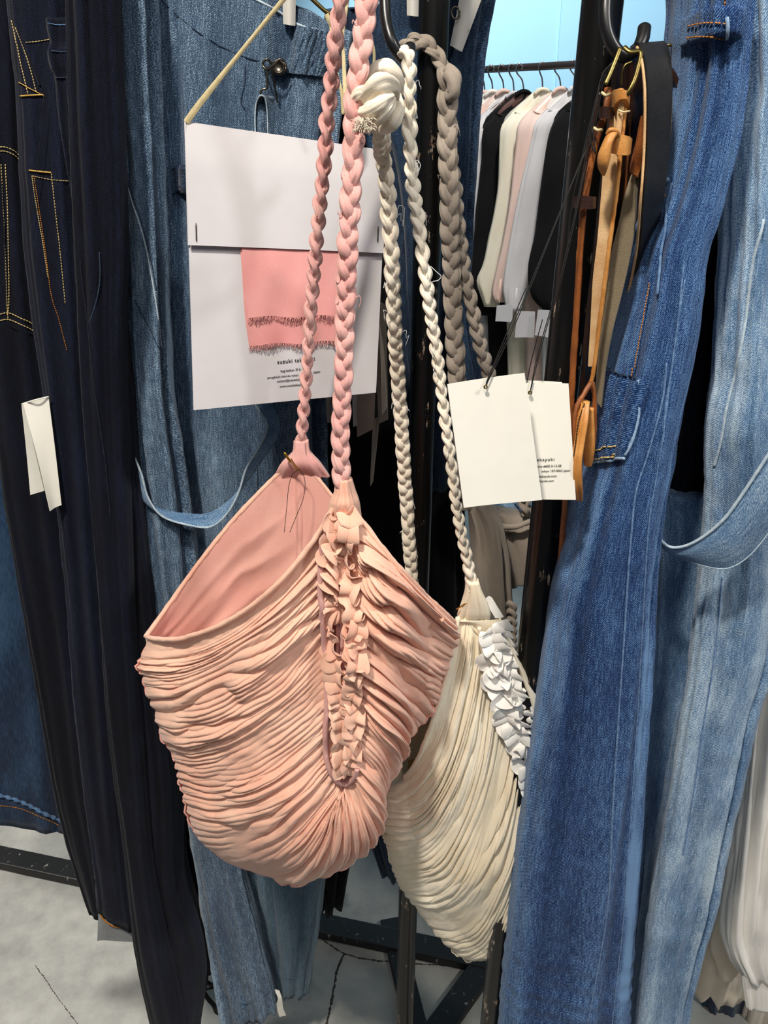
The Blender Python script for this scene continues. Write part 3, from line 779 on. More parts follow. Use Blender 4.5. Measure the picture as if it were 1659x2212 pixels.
seam(bod, [(420, -84), (480, -46), (540, -8), (600, 24), (640, 52), (680, 64), (735, 80)], 3.0, M['piping'], 'waist_edge', D=.8)
seam(bod, [(530, 142), (528, 180), (520, 220), (528, 235)], 1.8, M['seam_dark'], 'fly_seam')
seam(bod, [(316, 20), (312, 70), (300, 84)], 1.4, M['seam_mid'], 'belt_loop')
patch(bod, [(378, 360), (420, 358), (420, 420), (380, 410)], M['linen2'], 'welt_pocket', t=.003, bulge=.002)
for yy in (362, 416): seam(bod, [(372, yy + 4), (380, yy), (400, yy + 2), (420, yy)], 2.4, M['seam_dark'], 'welt')
# gathered elastic at the waist
def gathered(o, quad, mat, name, n=40, m=90, amp=.0026, waves=8, seed=0):
    a, b, c_, d = [np.array(q, float) for q in quad]
    G = np.zeros((n, m, 3)); uv = np.zeros((n, m, 2)); last = None
    for i in range(n):
        for j in range(m):
            u, v = j / (m - 1), i / (n - 1)
            q = (a * (1 - u) + b * u) * (1 - v) + (d * (1 - u) + c_ * u) * v
            l, nv = hit(o, *q)
            if l is None:
                l = P(q[0], q[1], last[1] if last is not None else .83); nv = np.array([0, -1.0, 0])
            last = l
            w = u * waves + .9 * float(fbm(u * 5, v * 2.2, seed)) * 2
            G[i, j] = l + np.array([0, -1.0, 0]) * (.002 + amp * abs(math.sin(math.pi * w)) ** .8 * (.5 + .8 * float(vnoise(u * 7, v * 2, seed + 2))))
            uv[i, j] = (u * .045, v * .05)
    ob = grid(name, G, mat, BL, uv=uv); solid(ob, .001, -1); return ob
gathered(bod, [(642, 56), (742, 78), (712, 168), (616, 158)], M['linen'], 'gathered_waist', seed=4)
# button, hook and hanging loop
l0, n0 = hit(bod, 603, 146)
ang = np.linspace(0, 2 * math.pi, 21)[:-1]
ptube('button_rim', [(603 + 15 * math.cos(a), 146 + 13 * math.sin(a), l0[1] - .006) for a in np.linspace(0, 2 * math.pi, 13)], 3.6, M['zinc'], BL, n=40)
prof = [(0, .0060), (.004, .0058), (.0046, .0075), (.0055, .0080), (.0062, .006), (.0062, .002), (.003, 0)]
cB = P(603, 146, l0[1] - .001)
V = []; aa = np.linspace(0, 2 * math.pi, 24, endpoint=False)
for r, h in prof: V += [(cB[0] + r * math.cos(a), cB[1] - h, cB[2] + r * math.sin(a)) for a in aa]
mesh('button', V, grid_faces(len(prof), 24, True), M['zinc'], BL)
ptube('wire_hook', [(586, 138, .82), (578, 128, .818), (570, 132, .818), (568, 142, .818), (576, 150, .816), (592, 140, .814), (604, 128, .814), (614, 132, .815)], 2.6, M['zinc'], BL, n=50)
ptube('wire_hook', [(580, 146, .817), (577, 165, .817), (576, 190, .817), (566, 194, .817), (563, 202, .817), (565, 216, .818)], 2.4, M['zinc'], BL, n=30)
ptube('wire_hook', [(586, 150, .818), (590, 165, .82), (595, 195, .825), (600, 222, .83)], 2.2, M['zinc'], BL, n=20)
strip('hanging_loop', [(552, 300, .822), (551, 250, .822), (554, 222, .82), (563, 206, .815), (572, 212, .818), (577, 240, .822), (579, 300, .825)], [(552, 300, .834), (553, 250, .834), (556, 224, .832), (566, 208, .826), (582, 208, .832), (610, 226, .838), (632, 300, .84)], .82, M['linen'], BL, n=50)
ptube('loop_piping', [(552, 300, .821), (551, 250, .821), (554, 222, .819), (563, 206, .814), (572, 212, .817), (577, 240, .821), (579, 300, .824)], 1.7, M['piping'], BL, n=50)
eA = [(252, 540), (250, 620), (248, 710), (244, 763), (249, 823), (268, 907), (284, 970), (306, 1025), (320, 1075), (350, 1115), (410, 1135), (455, 1138), (490, 1110), (515, 1065), (533, 1010), (562, 962), (577, 922), (562, 890), (548, 866), (545, 820)]
eB = [(258, 540), (255, 620), (253, 710), (250, 763), (250, 830), (256, 907), (266, 970), (283, 1025), (306, 1078), (350, 1100), (410, 1109), (450, 1108), (492, 1083), (532, 1040), (562, 1000), (590, 960), (604, 925), (594, 890), (580, 860), (576, 820)]
strip('side_strap', [(x, y, .768 + (.03 if y < 600 or (x > 480 and y < 920) else 0)) for x, y in eA], [(x, y, .776 + (.03 if y < 600 or (x > 480 and y < 920) else 0)) for x, y in eB], .77, M['light'], BL, n=140, m=8, bow=.001)
ptube('strap_piping', [(x, y, .766 + (.03 if y < 600 or (x > 480 and y < 920) else 0)) for x, y in eA], 2.4, M['piping'], BL, n=140)
strip('care_label', [(590, 2135, .80), (600, 2155, .795), (596, 2175, .795), (604, 2196, .795)], [(604, 2140, .80), (609, 2158, .795), (612, 2178, .795), (618, 2193, .795)], .8, M['paper2'], BL, t=.001)

# black garments behind the bags
bk = thing('trousers', 'black wide trousers in shadow behind the cord straps', 'trousers', tuple(P(760, 1950, .97)))
loft('leg', [R(60, 715, 900, .97, .02, .03), R(500, 715, 905, .97, .02, .03), R(1000, 705, 900, .97, .02, .03), R(1400, 690, 880, .97, .02, .03), R(1700, 675, 790, .97, .02, .03), R(1850, 676, 756, .97, .02, .03), (682, 1962, 738, 1950, .97, .018, .03)], M['black'], bk, folds=.01, fu=7, seed=81, wavy=.002)
loft('leg', [R(60, 860, 1000, 1.0, .02, .03), R(600, 860, 995, 1.0, .02, .03), R(1100, 880, 1000, 1.0, .02, .03), R(1500, 900, 1000, 1.0, .02, .03), R(1640, 905, 985, 1.0, .02, .03)], M['black'], bk, folds=.01, fu=7, seed=83)
# dark blue trousers behind the post on a clip hanger
br = thing('trousers', 'dark blue trousers hanging from white clips behind the chipped post', 'trousers', tuple(P(950, 1000, .93)))
loft('body', [(720, 30, 1054, -20, .92, .02, .04), (715, 110, 1044, 40, .92, .02, .04), (760, 200, 1030, 130, .92, .02, .04), (820, 350, 1018, 250, .92, .018, .04), (850, 500, 1008, 450, .92, .018, .04), (862, 700, 1003, 650, .92, .018, .04), (870, 800, 1020, 760, .92, .018, .04), (880, 1000, 1044, 860, .92, .015, .04), (890, 1080, 1044, 1000, .92, .015, .04)],
     M['linen2'], br, n=120, folds=.012, fu=8, fv=1.8, seed=87, fine=.001, bvh=False)
j6b = thing('trousers', 'blue linen trousers with a rough hem hanging between the two bags', 'trousers', tuple(P(850, 1900, 1.02)))
loft('leg', [R(1200, 760, 860, 1.04, .02, .03), R(1500, 780, 868, 1.04, .02, .03), R(1760, 788, 880, 1.04, .02, .03), R(1840, 806, 884, 1.04, .02, .03), (824, 1882, 885, 1900, 1.04, .02, .03)], M['linen2'], j6b, folds=.006, fu=7, fv=3, seed=91, wavy=.003)

# hanger clips
def clip(quad, D, t, label, hole=None):
    o = thing('trouser_clip', label, 'clip', tuple(P(*quad[3], D)))
    a, b, c, d = [np.array(q, float) for q in quad]
    n, m = 10, 8
    G = np.zeros((n, m, 3))
    for i in range(n):
        for j in range(m):
            u, v = j / (m - 1), i / (n - 1)
            q = (a * (1 - u) + b * u) * (1 - v) + (d * (1 - u) + c * u) * v
            G[i, j] = P(q[0], q[1], D - .004 * math.sin(u * math.pi))
    g = grid('jaw', G, M['clip'], o); solid(g, t, 1)
    md = g.modifiers.new('bevel', 'BEVEL'); md.width = .0012; md.segments = 2; md.limit_method = 'ANGLE'
    top = (a + b) / 2
    ptube('stem', [(top[0], top[1] + 10, D + .012), (top[0] + 2, top[1] - 40, D + .012), (top[0] + 4, top[1] - 130, D + .012)], 4, M['chrome'], o)
    if hole is not None:
        ptube('spring_ring', [(hole[0] + 9 * math.cos(k), hole[1] + 13 * math.sin(k), D - .006) for k in np.linspace(0, 6.283, 13)], 2.4, M['zinc'], o, n=30)
    return o
clip([(608, -60), (640, -60), (638, 56), (612, 52)], .83, .004, 'pale metal hanger clip holding the linen waistband')
clip([(878, -60), (905, -60), (904, 36), (879, 33)], .885, .004, 'small pale metal clip left of the chipped post')
clip([(1000, -40), (1062, -60), (998, 112), (972, 98)], .885, .007, 'large worn white clip leaning right of the chipped post', hole=(984, 28))

# ------------------------------------------------------------------ jeans, right
J5 = thing('jeans', 'bright blue straight jeans with topstitched patch pocket in the right foreground', 'jeans', tuple(P(1220, 2300, .56)))
E5 = [(-80, 1488, 1616), (0, 1490, 1613), (85, 1482, 1605), (110, 1484, 1600), (180, 1478, 1596), (240, 1468, 1590), (300, 1455, 1582), (390, 1434, 1560), (470, 1408, 1540), (540, 1382, 1518), (651, 1357, 1506), (746, 1332, 1493), (809, 1316, 1480), (888, 1300, 1462), (961, 1284, 1448), (999, 1279, 1444), (1046, 1265, 1434), (1125, 1243, 1421), (1189, 1227, 1415), (1240, 1214, 1411), (1307, 1199, 1408), (1429, 1181, 1404), (1551, 1164, 1397), (1639, 1150, 1392), (1743, 1137, 1387), (1844, 1121, 1381), (1989, 1107, 1370), (2115, 1092, 1363), (2212, 1082, 1360), (2330, 1070, 1354)]
j5 = loft('leg', [R(y, a, b, .58, .028 + .012 * min(1, y / 1200), .06) for y, a, b in E5], M['blue'], J5, n=260, m=150, p=2.6, folds=.0045, fu=4.5, fv=1.2, seed=101, fine=.0010, bvh=True, edge_wear_light=.3, bands=((.70, .13, 1.9), (-.85, .12, .4)),
          creases=((.78, .9, .0011, 260),))
def ridge(o, pts, w, mat, name, h=.0016, part_of=None):
    """a raised band of cloth (seam allowance) lying along a line on the surface"""
    C, N = trace(o, pts, step=5, lift=.0)
    kk = 15; ker = np.hanning(kk); ker /= ker.sum()
    if len(C) > 3 * kk:
        for q in range(3):
            C[:, q] = np.convolve(np.pad(C[:, q], kk // 2, mode='edge'), ker, 'valid'); N[:, q] = np.convolve(np.pad(N[:, q], kk // 2, mode='edge'), ker, 'valid')
        N /= np.linalg.norm(N, axis=1, keepdims=True)
    C = crom(C, len(C)) + N * .0008; T = np.gradient(C, axis=0); T /= np.linalg.norm(T, axis=1, keepdims=True)
    S = np.cross(T, N); S /= np.linalg.norm(S, axis=1, keepdims=True)
    k = np.linspace(-1, 1, 7)
    tp_ = np.clip(np.minimum(np.arange(len(C)), np.arange(len(C))[::-1]) / 25.0, .05, 1)[:, None, None]
    G = C[:, None] + S[:, None] * (k * w)[None, :, None] * tp_ + N[:, None] * ((1 - k ** 4) * h)[None, :, None] * tp_
    L = np.concatenate([[0], np.cumsum(np.linalg.norm(np.diff(C, axis=0), axis=1))])
    uv = np.stack(np.broadcast_arrays(k[None] * w, L[:, None]), -1)
    return grid(name, G, mat, part_of or o.parent or o, uv=uv)
s5 = [(1480, 600), (1464, 700), (1450, 800), (1438, 900), (1420, 1020), (1404, 1110), (1396, 1200), (1390, 1307), (1383, 1429), (1376, 1551), (1368, 1680), (1356, 1844), (1346, 1989), (1334, 2100), (1322, 2212), (1312, 2300)]
seam(j5, [(1440, 780), (1432, 860), (1400, 980), (1374, 1060), (1364, 1150), (1357, 1237), (1347, 1394), (1336, 1551), (1324, 1743), (1313, 1953), (1291, 2097), (1269, 2212)], 2.2, M['seam_mid'], 'side_seam', D=.58)
seam(j5, s5, 1.5, M['seam_mid'], 'side_seam', D=.58)
seam(j5, [(1478, 560), (1466, 680), (1452, 790), (1438, 880), (1432, 960)], 1.8, M['seam_mid'], 'dart_seam', D=.58)
# waistband belt loop
loft('belt_loop', [R(36, 1483, 1580, .576, .036, .02), R(44, 1482, 1580, .576, .0375, .02), R(66, 1481, 1577, .576, .038, .02), R(90, 1479, 1573, .576, .0375, .02), R(97, 1480, 1572, .576, .036, .02)], M['blue'], J5, n=24, m=60, p=2.6, folds=.001, hem=False, bvh=True)
blp = [o for o in J5.children if o.name.startswith('belt_loop')][0]
stitches(blp, [(1488, 56), (1520, 50), (1550, 50), (1574, 54)], M['orange'], wpx=1.6, pitch=8, lift=.0008, D=.58)
stitches(blp, [(1486, 82), (1520, 78), (1552, 80), (1570, 84)], M['orange'], wpx=1.6, pitch=8, lift=.0008, D=.58)
seam(blp, [(1570, 38), (1572, 60), (1570, 94)], 4.0, M['seam_pale'], 'loop_edge', lift=.0005, D=.58)
stitches(j5, [(1568, -20), (1566, 10), (1562, 36)], M['orange'], wpx=1.8, pitch=8, D=.58)
# patch pocket
pk = patch(j5, [(1318, 800), (1396, 822), (1354, 984), (1276, 1000)], M['blue'], 'patch_pocket', t=.0022, n=26, bulge=.0012)
seam(j5, [(1386, 815), (1380, 870), (1372, 920), (1362, 960), (1352, 986)], 3.6, M['seam_pale'], 'pocket_edge', lift=.003, D=.58)
seam(j5, [(1280, 999), (1310, 994), (1352, 988)], 3.6, M['seam_pale'], 'pocket_edge', lift=.003, D=.58)
stitches(j5, [(1284, 976), (1310, 968), (1336, 958)], M['yellow'], wpx=1.8, pitch=7, lift=.0055, D=.58)
stitches(j5, [(1284, 992), (1315, 986), (1346, 980)], M['yellow'], wpx=1.8, pitch=7, lift=.0055, D=.58)
stitches(j5, [(1405, 610), (1398, 650), (1388, 700), (1378, 750), (1370, 800), (1364, 850), (1354, 900), (1344, 945)], M['orange'], wpx=1.4, pitch=7, lift=.0045, D=.58)
stitches(j5, [(1318, 792), (1345, 806), (1368, 812), (1388, 815)], M['navythread'], wpx=1.6, pitch=7, lift=.005, D=.58)
# slant pocket mouth near the belts
seam(j5, [(1412, 428), (1430, 404), (1450, 388)], 4.5, M['seam_pale'], 'pocket_edge', lift=.003, D=.58)
seam(j5, [(1456, 392), (1446, 440), (1438, 500), (1432, 570), (1424, 640)], 3.0, M['seam_mid'], 'pocket_edge', lift=.002, D=.58)
stitches(j5, [(1414, 444), (1430, 430), (1450, 424)], M['orange'], wpx=1.5, pitch=6, lift=.004, D=.58)

# faded blue trousers, far right, with a looping strap
J6 = thing('trousers', 'faded light blue trousers with a hanging strap loop at the right edge', 'trousers', tuple(P(1560, 2300, .66)))
j6 = loft('leg', [R(-80, 1602, 1695, .60, .02, .05), R(0, 1606, 1695, .60, .02, .05), R(111, 1609, 1695, .60, .02, .05), R(207, 1609, 1695, .60, .02, .05), R(263, 1598, 1695, .60, .02, .05), R(318, 1594, 1695, .60, .02, .05), R(443, 1590, 1695, .60, .02, .05), R(553, 1584, 1695, .60, .02, .05), R(651, 1572, 1695, .60, .02, .05), R(809, 1562, 1695, .60, .02, .05), R(900, 1545, 1695, .60, .02, .05), R(1000, 1541, 1695, .605, .02, .05), R(1100, 1537, 1695, .61, .02, .05), R(1170, 1530, 1695, .612, .02, .05), R(1250, 1522, 1695, .615, .022, .05),
    R(1422, 1500, 1664, .62, .024, .04), R(1534, 1481, 1626, .62, .024, .04), R(1640, 1462, 1604, .62, .024, .04), R(1720, 1449, 1585, .62, .024, .04), R(1844, 1424, 1560, .62, .024, .04), R(1953, 1402, 1541, .62, .024, .04), R(2061, 1386, 1510, .62, .024, .04), R(2151, 1374, 1492, .62, .024, .04), R(2212, 1366, 1480, .62, .024, .04), R(2330, 1350, 1450, .62, .024, .04)],
          M['light'], J6, n=260, m=100, folds=.007, fu=6, fv=2.0, seed=111, fine=.0014, bvh=True, edge_wear_light=.3, bands=((.3, .2, .4), (-.6, .15, .3)))
seam(j6, [(1650, 470), (1625, 580), (1612, 680), (1590, 800), (1570, 880), (1556, 960), (1542, 1010)], 3.6, M['piping'], 'front_edge', D=.6)
j6l = loft('leg', [R(1060, 1405, 1600, .67, .02, .04), R(1200, 1405, 1590, .67, .022, .04), R(1422, 1395, 1560, .67, .02, .04), R(1640, 1380, 1520, .67, .02, .04), R(1844, 1370, 1470, .67, .02, .04), R(2061, 1355, 1430, .67, .02, .04), R(2330, 1330, 1400, .67, .02, .04)],
           M['light'], J6, n=120, m=80, folds=.006, fu=6, fv=1.5, seed=117, fine=.0014, bvh=False, edge_wear_light=.2)
seam(j6, [(1560, 1240), (1545, 1400), (1520, 1560), (1500, 1700), (1475, 1850)], 1.6, M['seam_mid'], 'leg_seam', D=.66)
# dark inside seen between the pair and the blue jeans
dk = thing('jeans', 'dark indigo jeans in shadow between the bright and the faded pairs', 'jeans', tuple(P(1540, 1400, .68)))
loft('leg', [R(-80, 1560, 1640, .68, .02, .03), R(200, 1550, 1640, .68, .02, .03), R(450, 1530, 1630, .68, .02, .03), R(700, 1480, 1600, .68, .02, .03), R(950, 1440, 1590, .68, .02, .03), R(1250, 1405, 1560, .70, .02, .03), R(1500, 1390, 1480, .70, .02, .03), R(1700, 1385, 1420, .70, .015, .02)], M['navy2'], dk, folds=.005, seed=119, bvh=False)
oA = [(1447, 940, .60), (1443, 983, .60), (1433, 1030, .595), (1417, 1078, .59), (1411, 1125, .585), (1420, 1157, .58), (1449, 1182, .575), (1496, 1173, .565), (1560, 1125, .555), (1607, 1062, .55), (1659, 983, .545), (1720, 890, .545)]
oB = [(1462, 960, .625), (1458, 1000, .625), (1448, 1040, .622), (1438, 1080, .62), (1430, 1125, .61), (1432, 1160, .60), (1456, 1196, .585), (1500, 1216, .57), (1566, 1228, .56), (1612, 1206, .555), (1659, 1152, .55), (1720, 1060, .55)]
strip('hanging_strap', oA, oB, .6, M['light'], J6, n=110, m=10, bow=.004)
ptube('strap_piping', [(x, y, d - .002) for x, y, d in oA], 3.4, M['piping'], J6, n=110)
ptube('strap_edge', [(x, y, d - .001) for x, y, d in oB[6:]], 1.8, M['piping'], J6, n=50)

# white shirt and beige blouse at the lower right
ws = thing('shirt', 'white cotton shirt with gathered cuff at the lower right edge', 'shirt', tuple(P(1640, 2200, .74)))
loft('sleeve', [R(-110, 1720, 1840, .74), R(600, 1690, 1810, .74), R(1180, 1655, 1780, .74), R(1422, 1640, 1770, .74), R(1560, 1618, 1760, .74), R(1700, 1600, 1750, .74), R(1850, 1582, 1740, .74), R(1950, 1568, 1735, .74), R(2030, 1566, 1725, .74), R(2080, 1590, 1715, .74), R(2105, 1612, 1710, .74, .015, .02)], M['white'], ws, folds=.009, fu=11, fv=3.5, seed=131, fine=.0022, hem=False)
loft('cuff', [R(2085, 1606, 1715, .74, .016, .02), R(2120, 1610, 1716, .74, .018, .02), R(2165, 1612, 1718, .74, .018, .02)], M['white'], ws, n=20, folds=.002, seed=133)
loft('cuff_tab', [R(2080, 1600, 1622, .735, .006, .008), R(2130, 1604, 1620, .735, .006, .008), R(2176, 1612, 1628, .735, .005, .006)], M['white'], ws, n=20, m=24, folds=.001, seed=134)
bg = thing('blouse', 'beige crinkled blouse with a frilled hem behind the white shirt', 'blouse', tuple(P(1540, 2150, .82)))
loft('body', [R(-110, 1700, 1840, .84), R(900, 1660, 1800, .84), R(1500, 1595, 1760, .84), R(1700, 1565, 1740, .84), R(1844, 1540, 1720, .84), R(1980, 1520, 1690, .84), R(2080, 1492, 1660, .84), (1476, 2120, 1630, 2160, .84, .02, .03)], M['beige'], bg, folds=.012, fu=12, fv=2, seed=141, wavy=.005, fine=.002)
loft('cuff', [R(1960, 1555, 1585, .80, .01, .01), R(2035, 1536, 1600, .80, .012, .01), R(2080, 1548, 1600, .80, .012, .01), R(2108, 1556, 1576, .80, .01, .01)], M['beige'], bg, n=24, m=30, folds=.003, seed=143)
dn = thing('jeans', 'dark blue jeans leg below the beige blouse at the bottom right', 'jeans', tuple(P(1570, 2260, .95)))
loft('leg', [R(2080, 1528, 1640, .95), R(2150, 1522, 1620, .95), R(2260, 1515, 1600, .95), R(2330, 1520, 1590, .95)], M['linen2'], dn, folds=.006, seed=147)
loft('leg', [R(2080, 1640, 1760, .93), R(2212, 1600, 1740, .93), R(2330, 1590, 1720, .93)], M['beige'], thing('skirt', 'pale beige skirt edge below the white cuff at the bottom right corner', 'skirt', tuple(P(1650, 2300, .93))), folds=.008, seed=149)

# pale jeans and taupe bag seen below the hang tags
pj = thing('jeans', 'pale blue folded jeans behind the hang tags', 'jeans', tuple(P(1120, 1150, .93)))
pjl = loft('leg', [(1035, 1040, 1250, 1040, .93, .02, .05), (1042, 1085, 1246, 1080, .93, .03, .05), (1070, 1130, 1246, 1130, .93, .03, .05), (1100, 1160, 1246, 1180, .93, .02, .04)], M['pale'], pj, n=40, bvh=True, folds=.003, hem=False)
for q in ([(1056, 1092), (1075, 1112), (1098, 1125), (1115, 1128)], [(1112, 1088), (1125, 1105), (1140, 1118)]):
    seam(pjl, q, 1.6, M['mid'], 'seam'); stitches(pjl, [(x + 5, y - 5) for x, y in q], M['yellow'], wpx=1)

# ------------------------------------------------------------------ braids, ruffles, gathered bags
def braid(parent, pts, wpx, mat, roll=0.0, name='strap_strand', seed=0, lay=3.5, flat=.62, roll2=None):
    """three strands of twisted cloth plaited along a line of (x, y, D)"""
    C0 = crom(PA(pts), 400)
    ln = np.linalg.norm(np.diff(C0, axis=0), axis=1).sum()
    w = wpx * sum(PX(p[1], p[2]) for p in pts) / len(pts)
    n = max(120, int(ln / w * 9))
    C = crom(PA(pts), n)
    T = np.gradient(C, axis=0); T /= np.linalg.norm(T, axis=1, keepdims=True)
    V = C - np.array([0, 0, CAM_Z]); V /= np.linalg.norm(V, axis=1, keepdims=True)
    X = np.cross(T, V); X /= np.linalg.norm(X, axis=1, keepdims=True)
    Z = np.cross(X, T)
    s = np.concatenate([[0], np.cumsum(np.linalg.norm(np.diff(C, axis=0), axis=1))])
    rl = np.linspace(roll, roll if roll2 is None else roll2, n)[:, None] + .35 * (vnoise(s / w * .12, 3.3, seed)[:, None] - .5)
    X, Z = X * np.cos(rl) + Z * np.sin(rl), Z * np.cos(rl) - X * np.sin(rl)
    th = 2 * math.pi * s / (w * lay) + 1.3 * (vnoise(s / w * .25, 1.7, seed + 1) - .5)
    out = []
    for k in range(3):
        a = th + k * 2 * math.pi / 3
        cc = C + X * (np.sin(a) * w * .30)[:, None] + Z * (np.sin(2 * a) * w * .17 * flat / .62)[:, None]
        r = w * .25 * (1 + .18 * (vnoise(s / w * 1.1, 5.1, seed + 7 + k) - .5) * 2)
        # strand cross-section with long folds in the cloth
        Tk = np.gradient(cc, axis=0); Tk /= np.linalg.norm(Tk, axis=1, keepdims=True)
        Bx = X - Tk * (X * Tk).sum(1, keepdims=True); Bx /= np.linalg.norm(Bx, axis=1, keepdims=True)
        Bz = np.cross(Tk, Bx)
        m = 30
        ph = np.linspace(0, 2 * math.pi, m, endpoint=False)[None] + (s / w * .5)[:, None]
        cre = np.abs(np.sin(ph * 2.5 + k * 1.7 + 2.4 * fbm(np.cos(ph) + 4, (s / w * .55)[:, None], seed + 60 + k))) ** .55
        deep = .10 + .34 * vnoise(np.cos(ph) * 1.3 + 7, (s / w * .7)[:, None], seed + 70 + k)
        cre2 = np.abs(np.sin(ph * 5.5 + k + 3 * fbm(np.cos(ph) + 9, (s / w * .8)[:, None], seed + 80 + k))) ** .6
        rr = r[:, None] * (1.08 - deep * (1 - cre) - .09 * (1 - cre2) + .10 * fbm(np.cos(ph) * 2 + 5, np.sin(ph) * 2 + (s / w * 1.6)[:, None], seed + k * 3))
        p0 = np.linspace(0, 2 * math.pi, m, endpoint=False)[None]
        G = cc[:, None] + Bx[:, None] * (np.cos(p0) * rr * 1.22)[..., None] + Bz[:, None] * (np.sin(p0) * rr * .78)[..., None]
        out.append(grid(name, G, mat, parent, cu=True))
    return C, X, Z, w
def threads(parent, C, X, Z, w, mat, count, seed, name='loose_thread', reach=1.0):
    rng = np.random.RandomState(seed)
    for k in range(count):
        i = rng.randint(8, len(C) - 8)
        sd = rng.choice([-1, 1])
        base = C[i] + X[i] * sd * w * .42 - Z[i] * w * .15
        d = X[i] * sd * (.5 + rng.rand()) + np.array([0, 0, -1.0]) * (rng.rand() - .2) - Z[i] * rng.rand() * .5
        e = np.cross(d, Z[i])
        L = w * (.4 + .9 * rng.rand()) * reach
        q = np.array([base + d * L * t * .6 + e * L * .55 * math.sin(t * (2 + 3 * rng.rand())) + np.array([0, 0, -L * .5 * t * t]) for t in np.linspace(0, 1, 9)])
        tube(name, q, w * .014 + .00012, mat, parent, seg=5)

def fan_body(name, rows, Ds, Do, mat, parent, pleats, amp, seed, ns=760, nt=150, smax=1.0, gather=1.0):
    """gathered bag panel: folds run from a seam S through C to the outline O (all in the frame)"""
    t = np.array([[r[0], *r[1], *r[2], *r[3]] for r in rows], float)
    s = np.linspace(t[0, 0], t[-1, 0], ns)
    q = np.zeros((ns, 7))
    idx = np.clip(np.searchsorted(t[:, 0], s, side='right') - 1, 0, len(t) - 2)
    h = (t[idx + 1, 0] - t[idx, 0]); w = ((s - t[idx, 0]) / h)[:, None]
    m = np.zeros_like(t); m[1:-1] = (t[2:] - t[:-2]) / (t[2:, :1] - t[:-2, :1]); m[0] = (t[1] - t[0]) / (t[1, 0] - t[0, 0]); m[-1] = (t[-1] - t[-2]) / (t[-1, 0] - t[-2, 0])
    h = h[:, None]
    q = (2*w**3 - 3*w**2 + 1) * t[idx] + (w**3 - 2*w**2 + w) * h * m[idx] + (-2*w**3 + 3*w**2) * t[idx+1] + (w**3 - w**2) * h * m[idx+1]
    u = np.linspace(0, 1, nt)
    S, C, O = q[:, 1:3], q[:, 3:5], q[:, 5:7]
    uu = u[None, :, None]
    XY = S[:, None] * (1 - uu) ** 2 + 2 * C[:, None] * uu * (1 - uu) + O[:, None] * uu ** 2
    prof = 1 - np.sqrt(np.clip(1 - u ** 2.2, 0, 1))
    puff = np.sin(np.clip(u * 1.25, 0, 1) * math.pi) * -.012
    D = Ds + (Do - Ds) * prof[None] + puff[None] * np.ones((ns, 1))
    cx = (XY[..., 0] - 829.5) / F; cy = (1106 - XY[..., 1]) / F
    d = np.stack([cx, CP + cy * SP, -SP + cy * CP], -1)
    G = d * (D / d[..., 1])[..., None]; G[..., 2] += CAM_Z
    N = gnormals(G)
    toc = np.array([0, 0, CAM_Z]) - G
    N *= np.sign((N * toc).sum(2))[..., None] * 1.0
    n0 = N
    sn = (s - s[0]) / (s[-1] - s[0])
    SS = sn[:, None]
    UV_ = u[None]
    UU = u[None] * (np.clip(np.linalg.norm(O - S, axis=1), 60, 900) / 430)[:, None]
    wv = SS * pleats + 2.6 * fbm(SS * 9, UU * 2.0, seed, 2) + 1.3 * fbm(SS * 24, UU * 4.5, seed + 3, 2)
    wv = wv + 1.5 * (vnoise(SS * 13, UU * 1.3, seed + 41) - .5)
    r1 = np.abs(np.sin(math.pi * wv)) ** .75
    wv2 = SS * pleats * 2.37 + 2.2 * fbm(SS * 15, UU * 3.0, seed + 11, 2) + .8 * fbm(SS * 50, UU * 9, seed + 13, 2)
    r2 = np.abs(np.sin(math.pi * wv2)) ** .8
    a1 = np.clip(vnoise(SS * pleats * .55, UU * 3.2, seed + 21) * 1.5 - .2, .08, 1.2)
    a2 = np.clip(vnoise(SS * pleats * .7, UU * 4.0, seed + 25) * 1.5 - .35, 0.03, 1)
    env = np.clip(UV_ / .05, .35, 1) * (1 - .35 * np.clip((UV_ - .85) / .15, 0, 1))
    rim = np.clip((SS - .035) / .05, 0.05, 1) * np.clip((1 - SS) / .02, 0, 1)
    side = 1 + .9 * np.clip((SS - .62) / .12, 0, 1)
    hgt = amp * side * env * rim * (a1 * r1 * 1.25 + a2 * r2 * .55) + amp * 1.9 * fbm(SS * 9 + UU * 1.5, UU * 2.2, seed + 31) + amp * .35 * fbm(SS * 60, UU * 18, seed + 33, 2)
    hgt = hgt + amp * .9 * np.exp(-(SS / .012) ** 2) 
    G = G + n0 * hgt[..., None]
    o = grid(name, G, mat, parent, bvh=True)
    solid(o, .0016, -1)
    return o, G
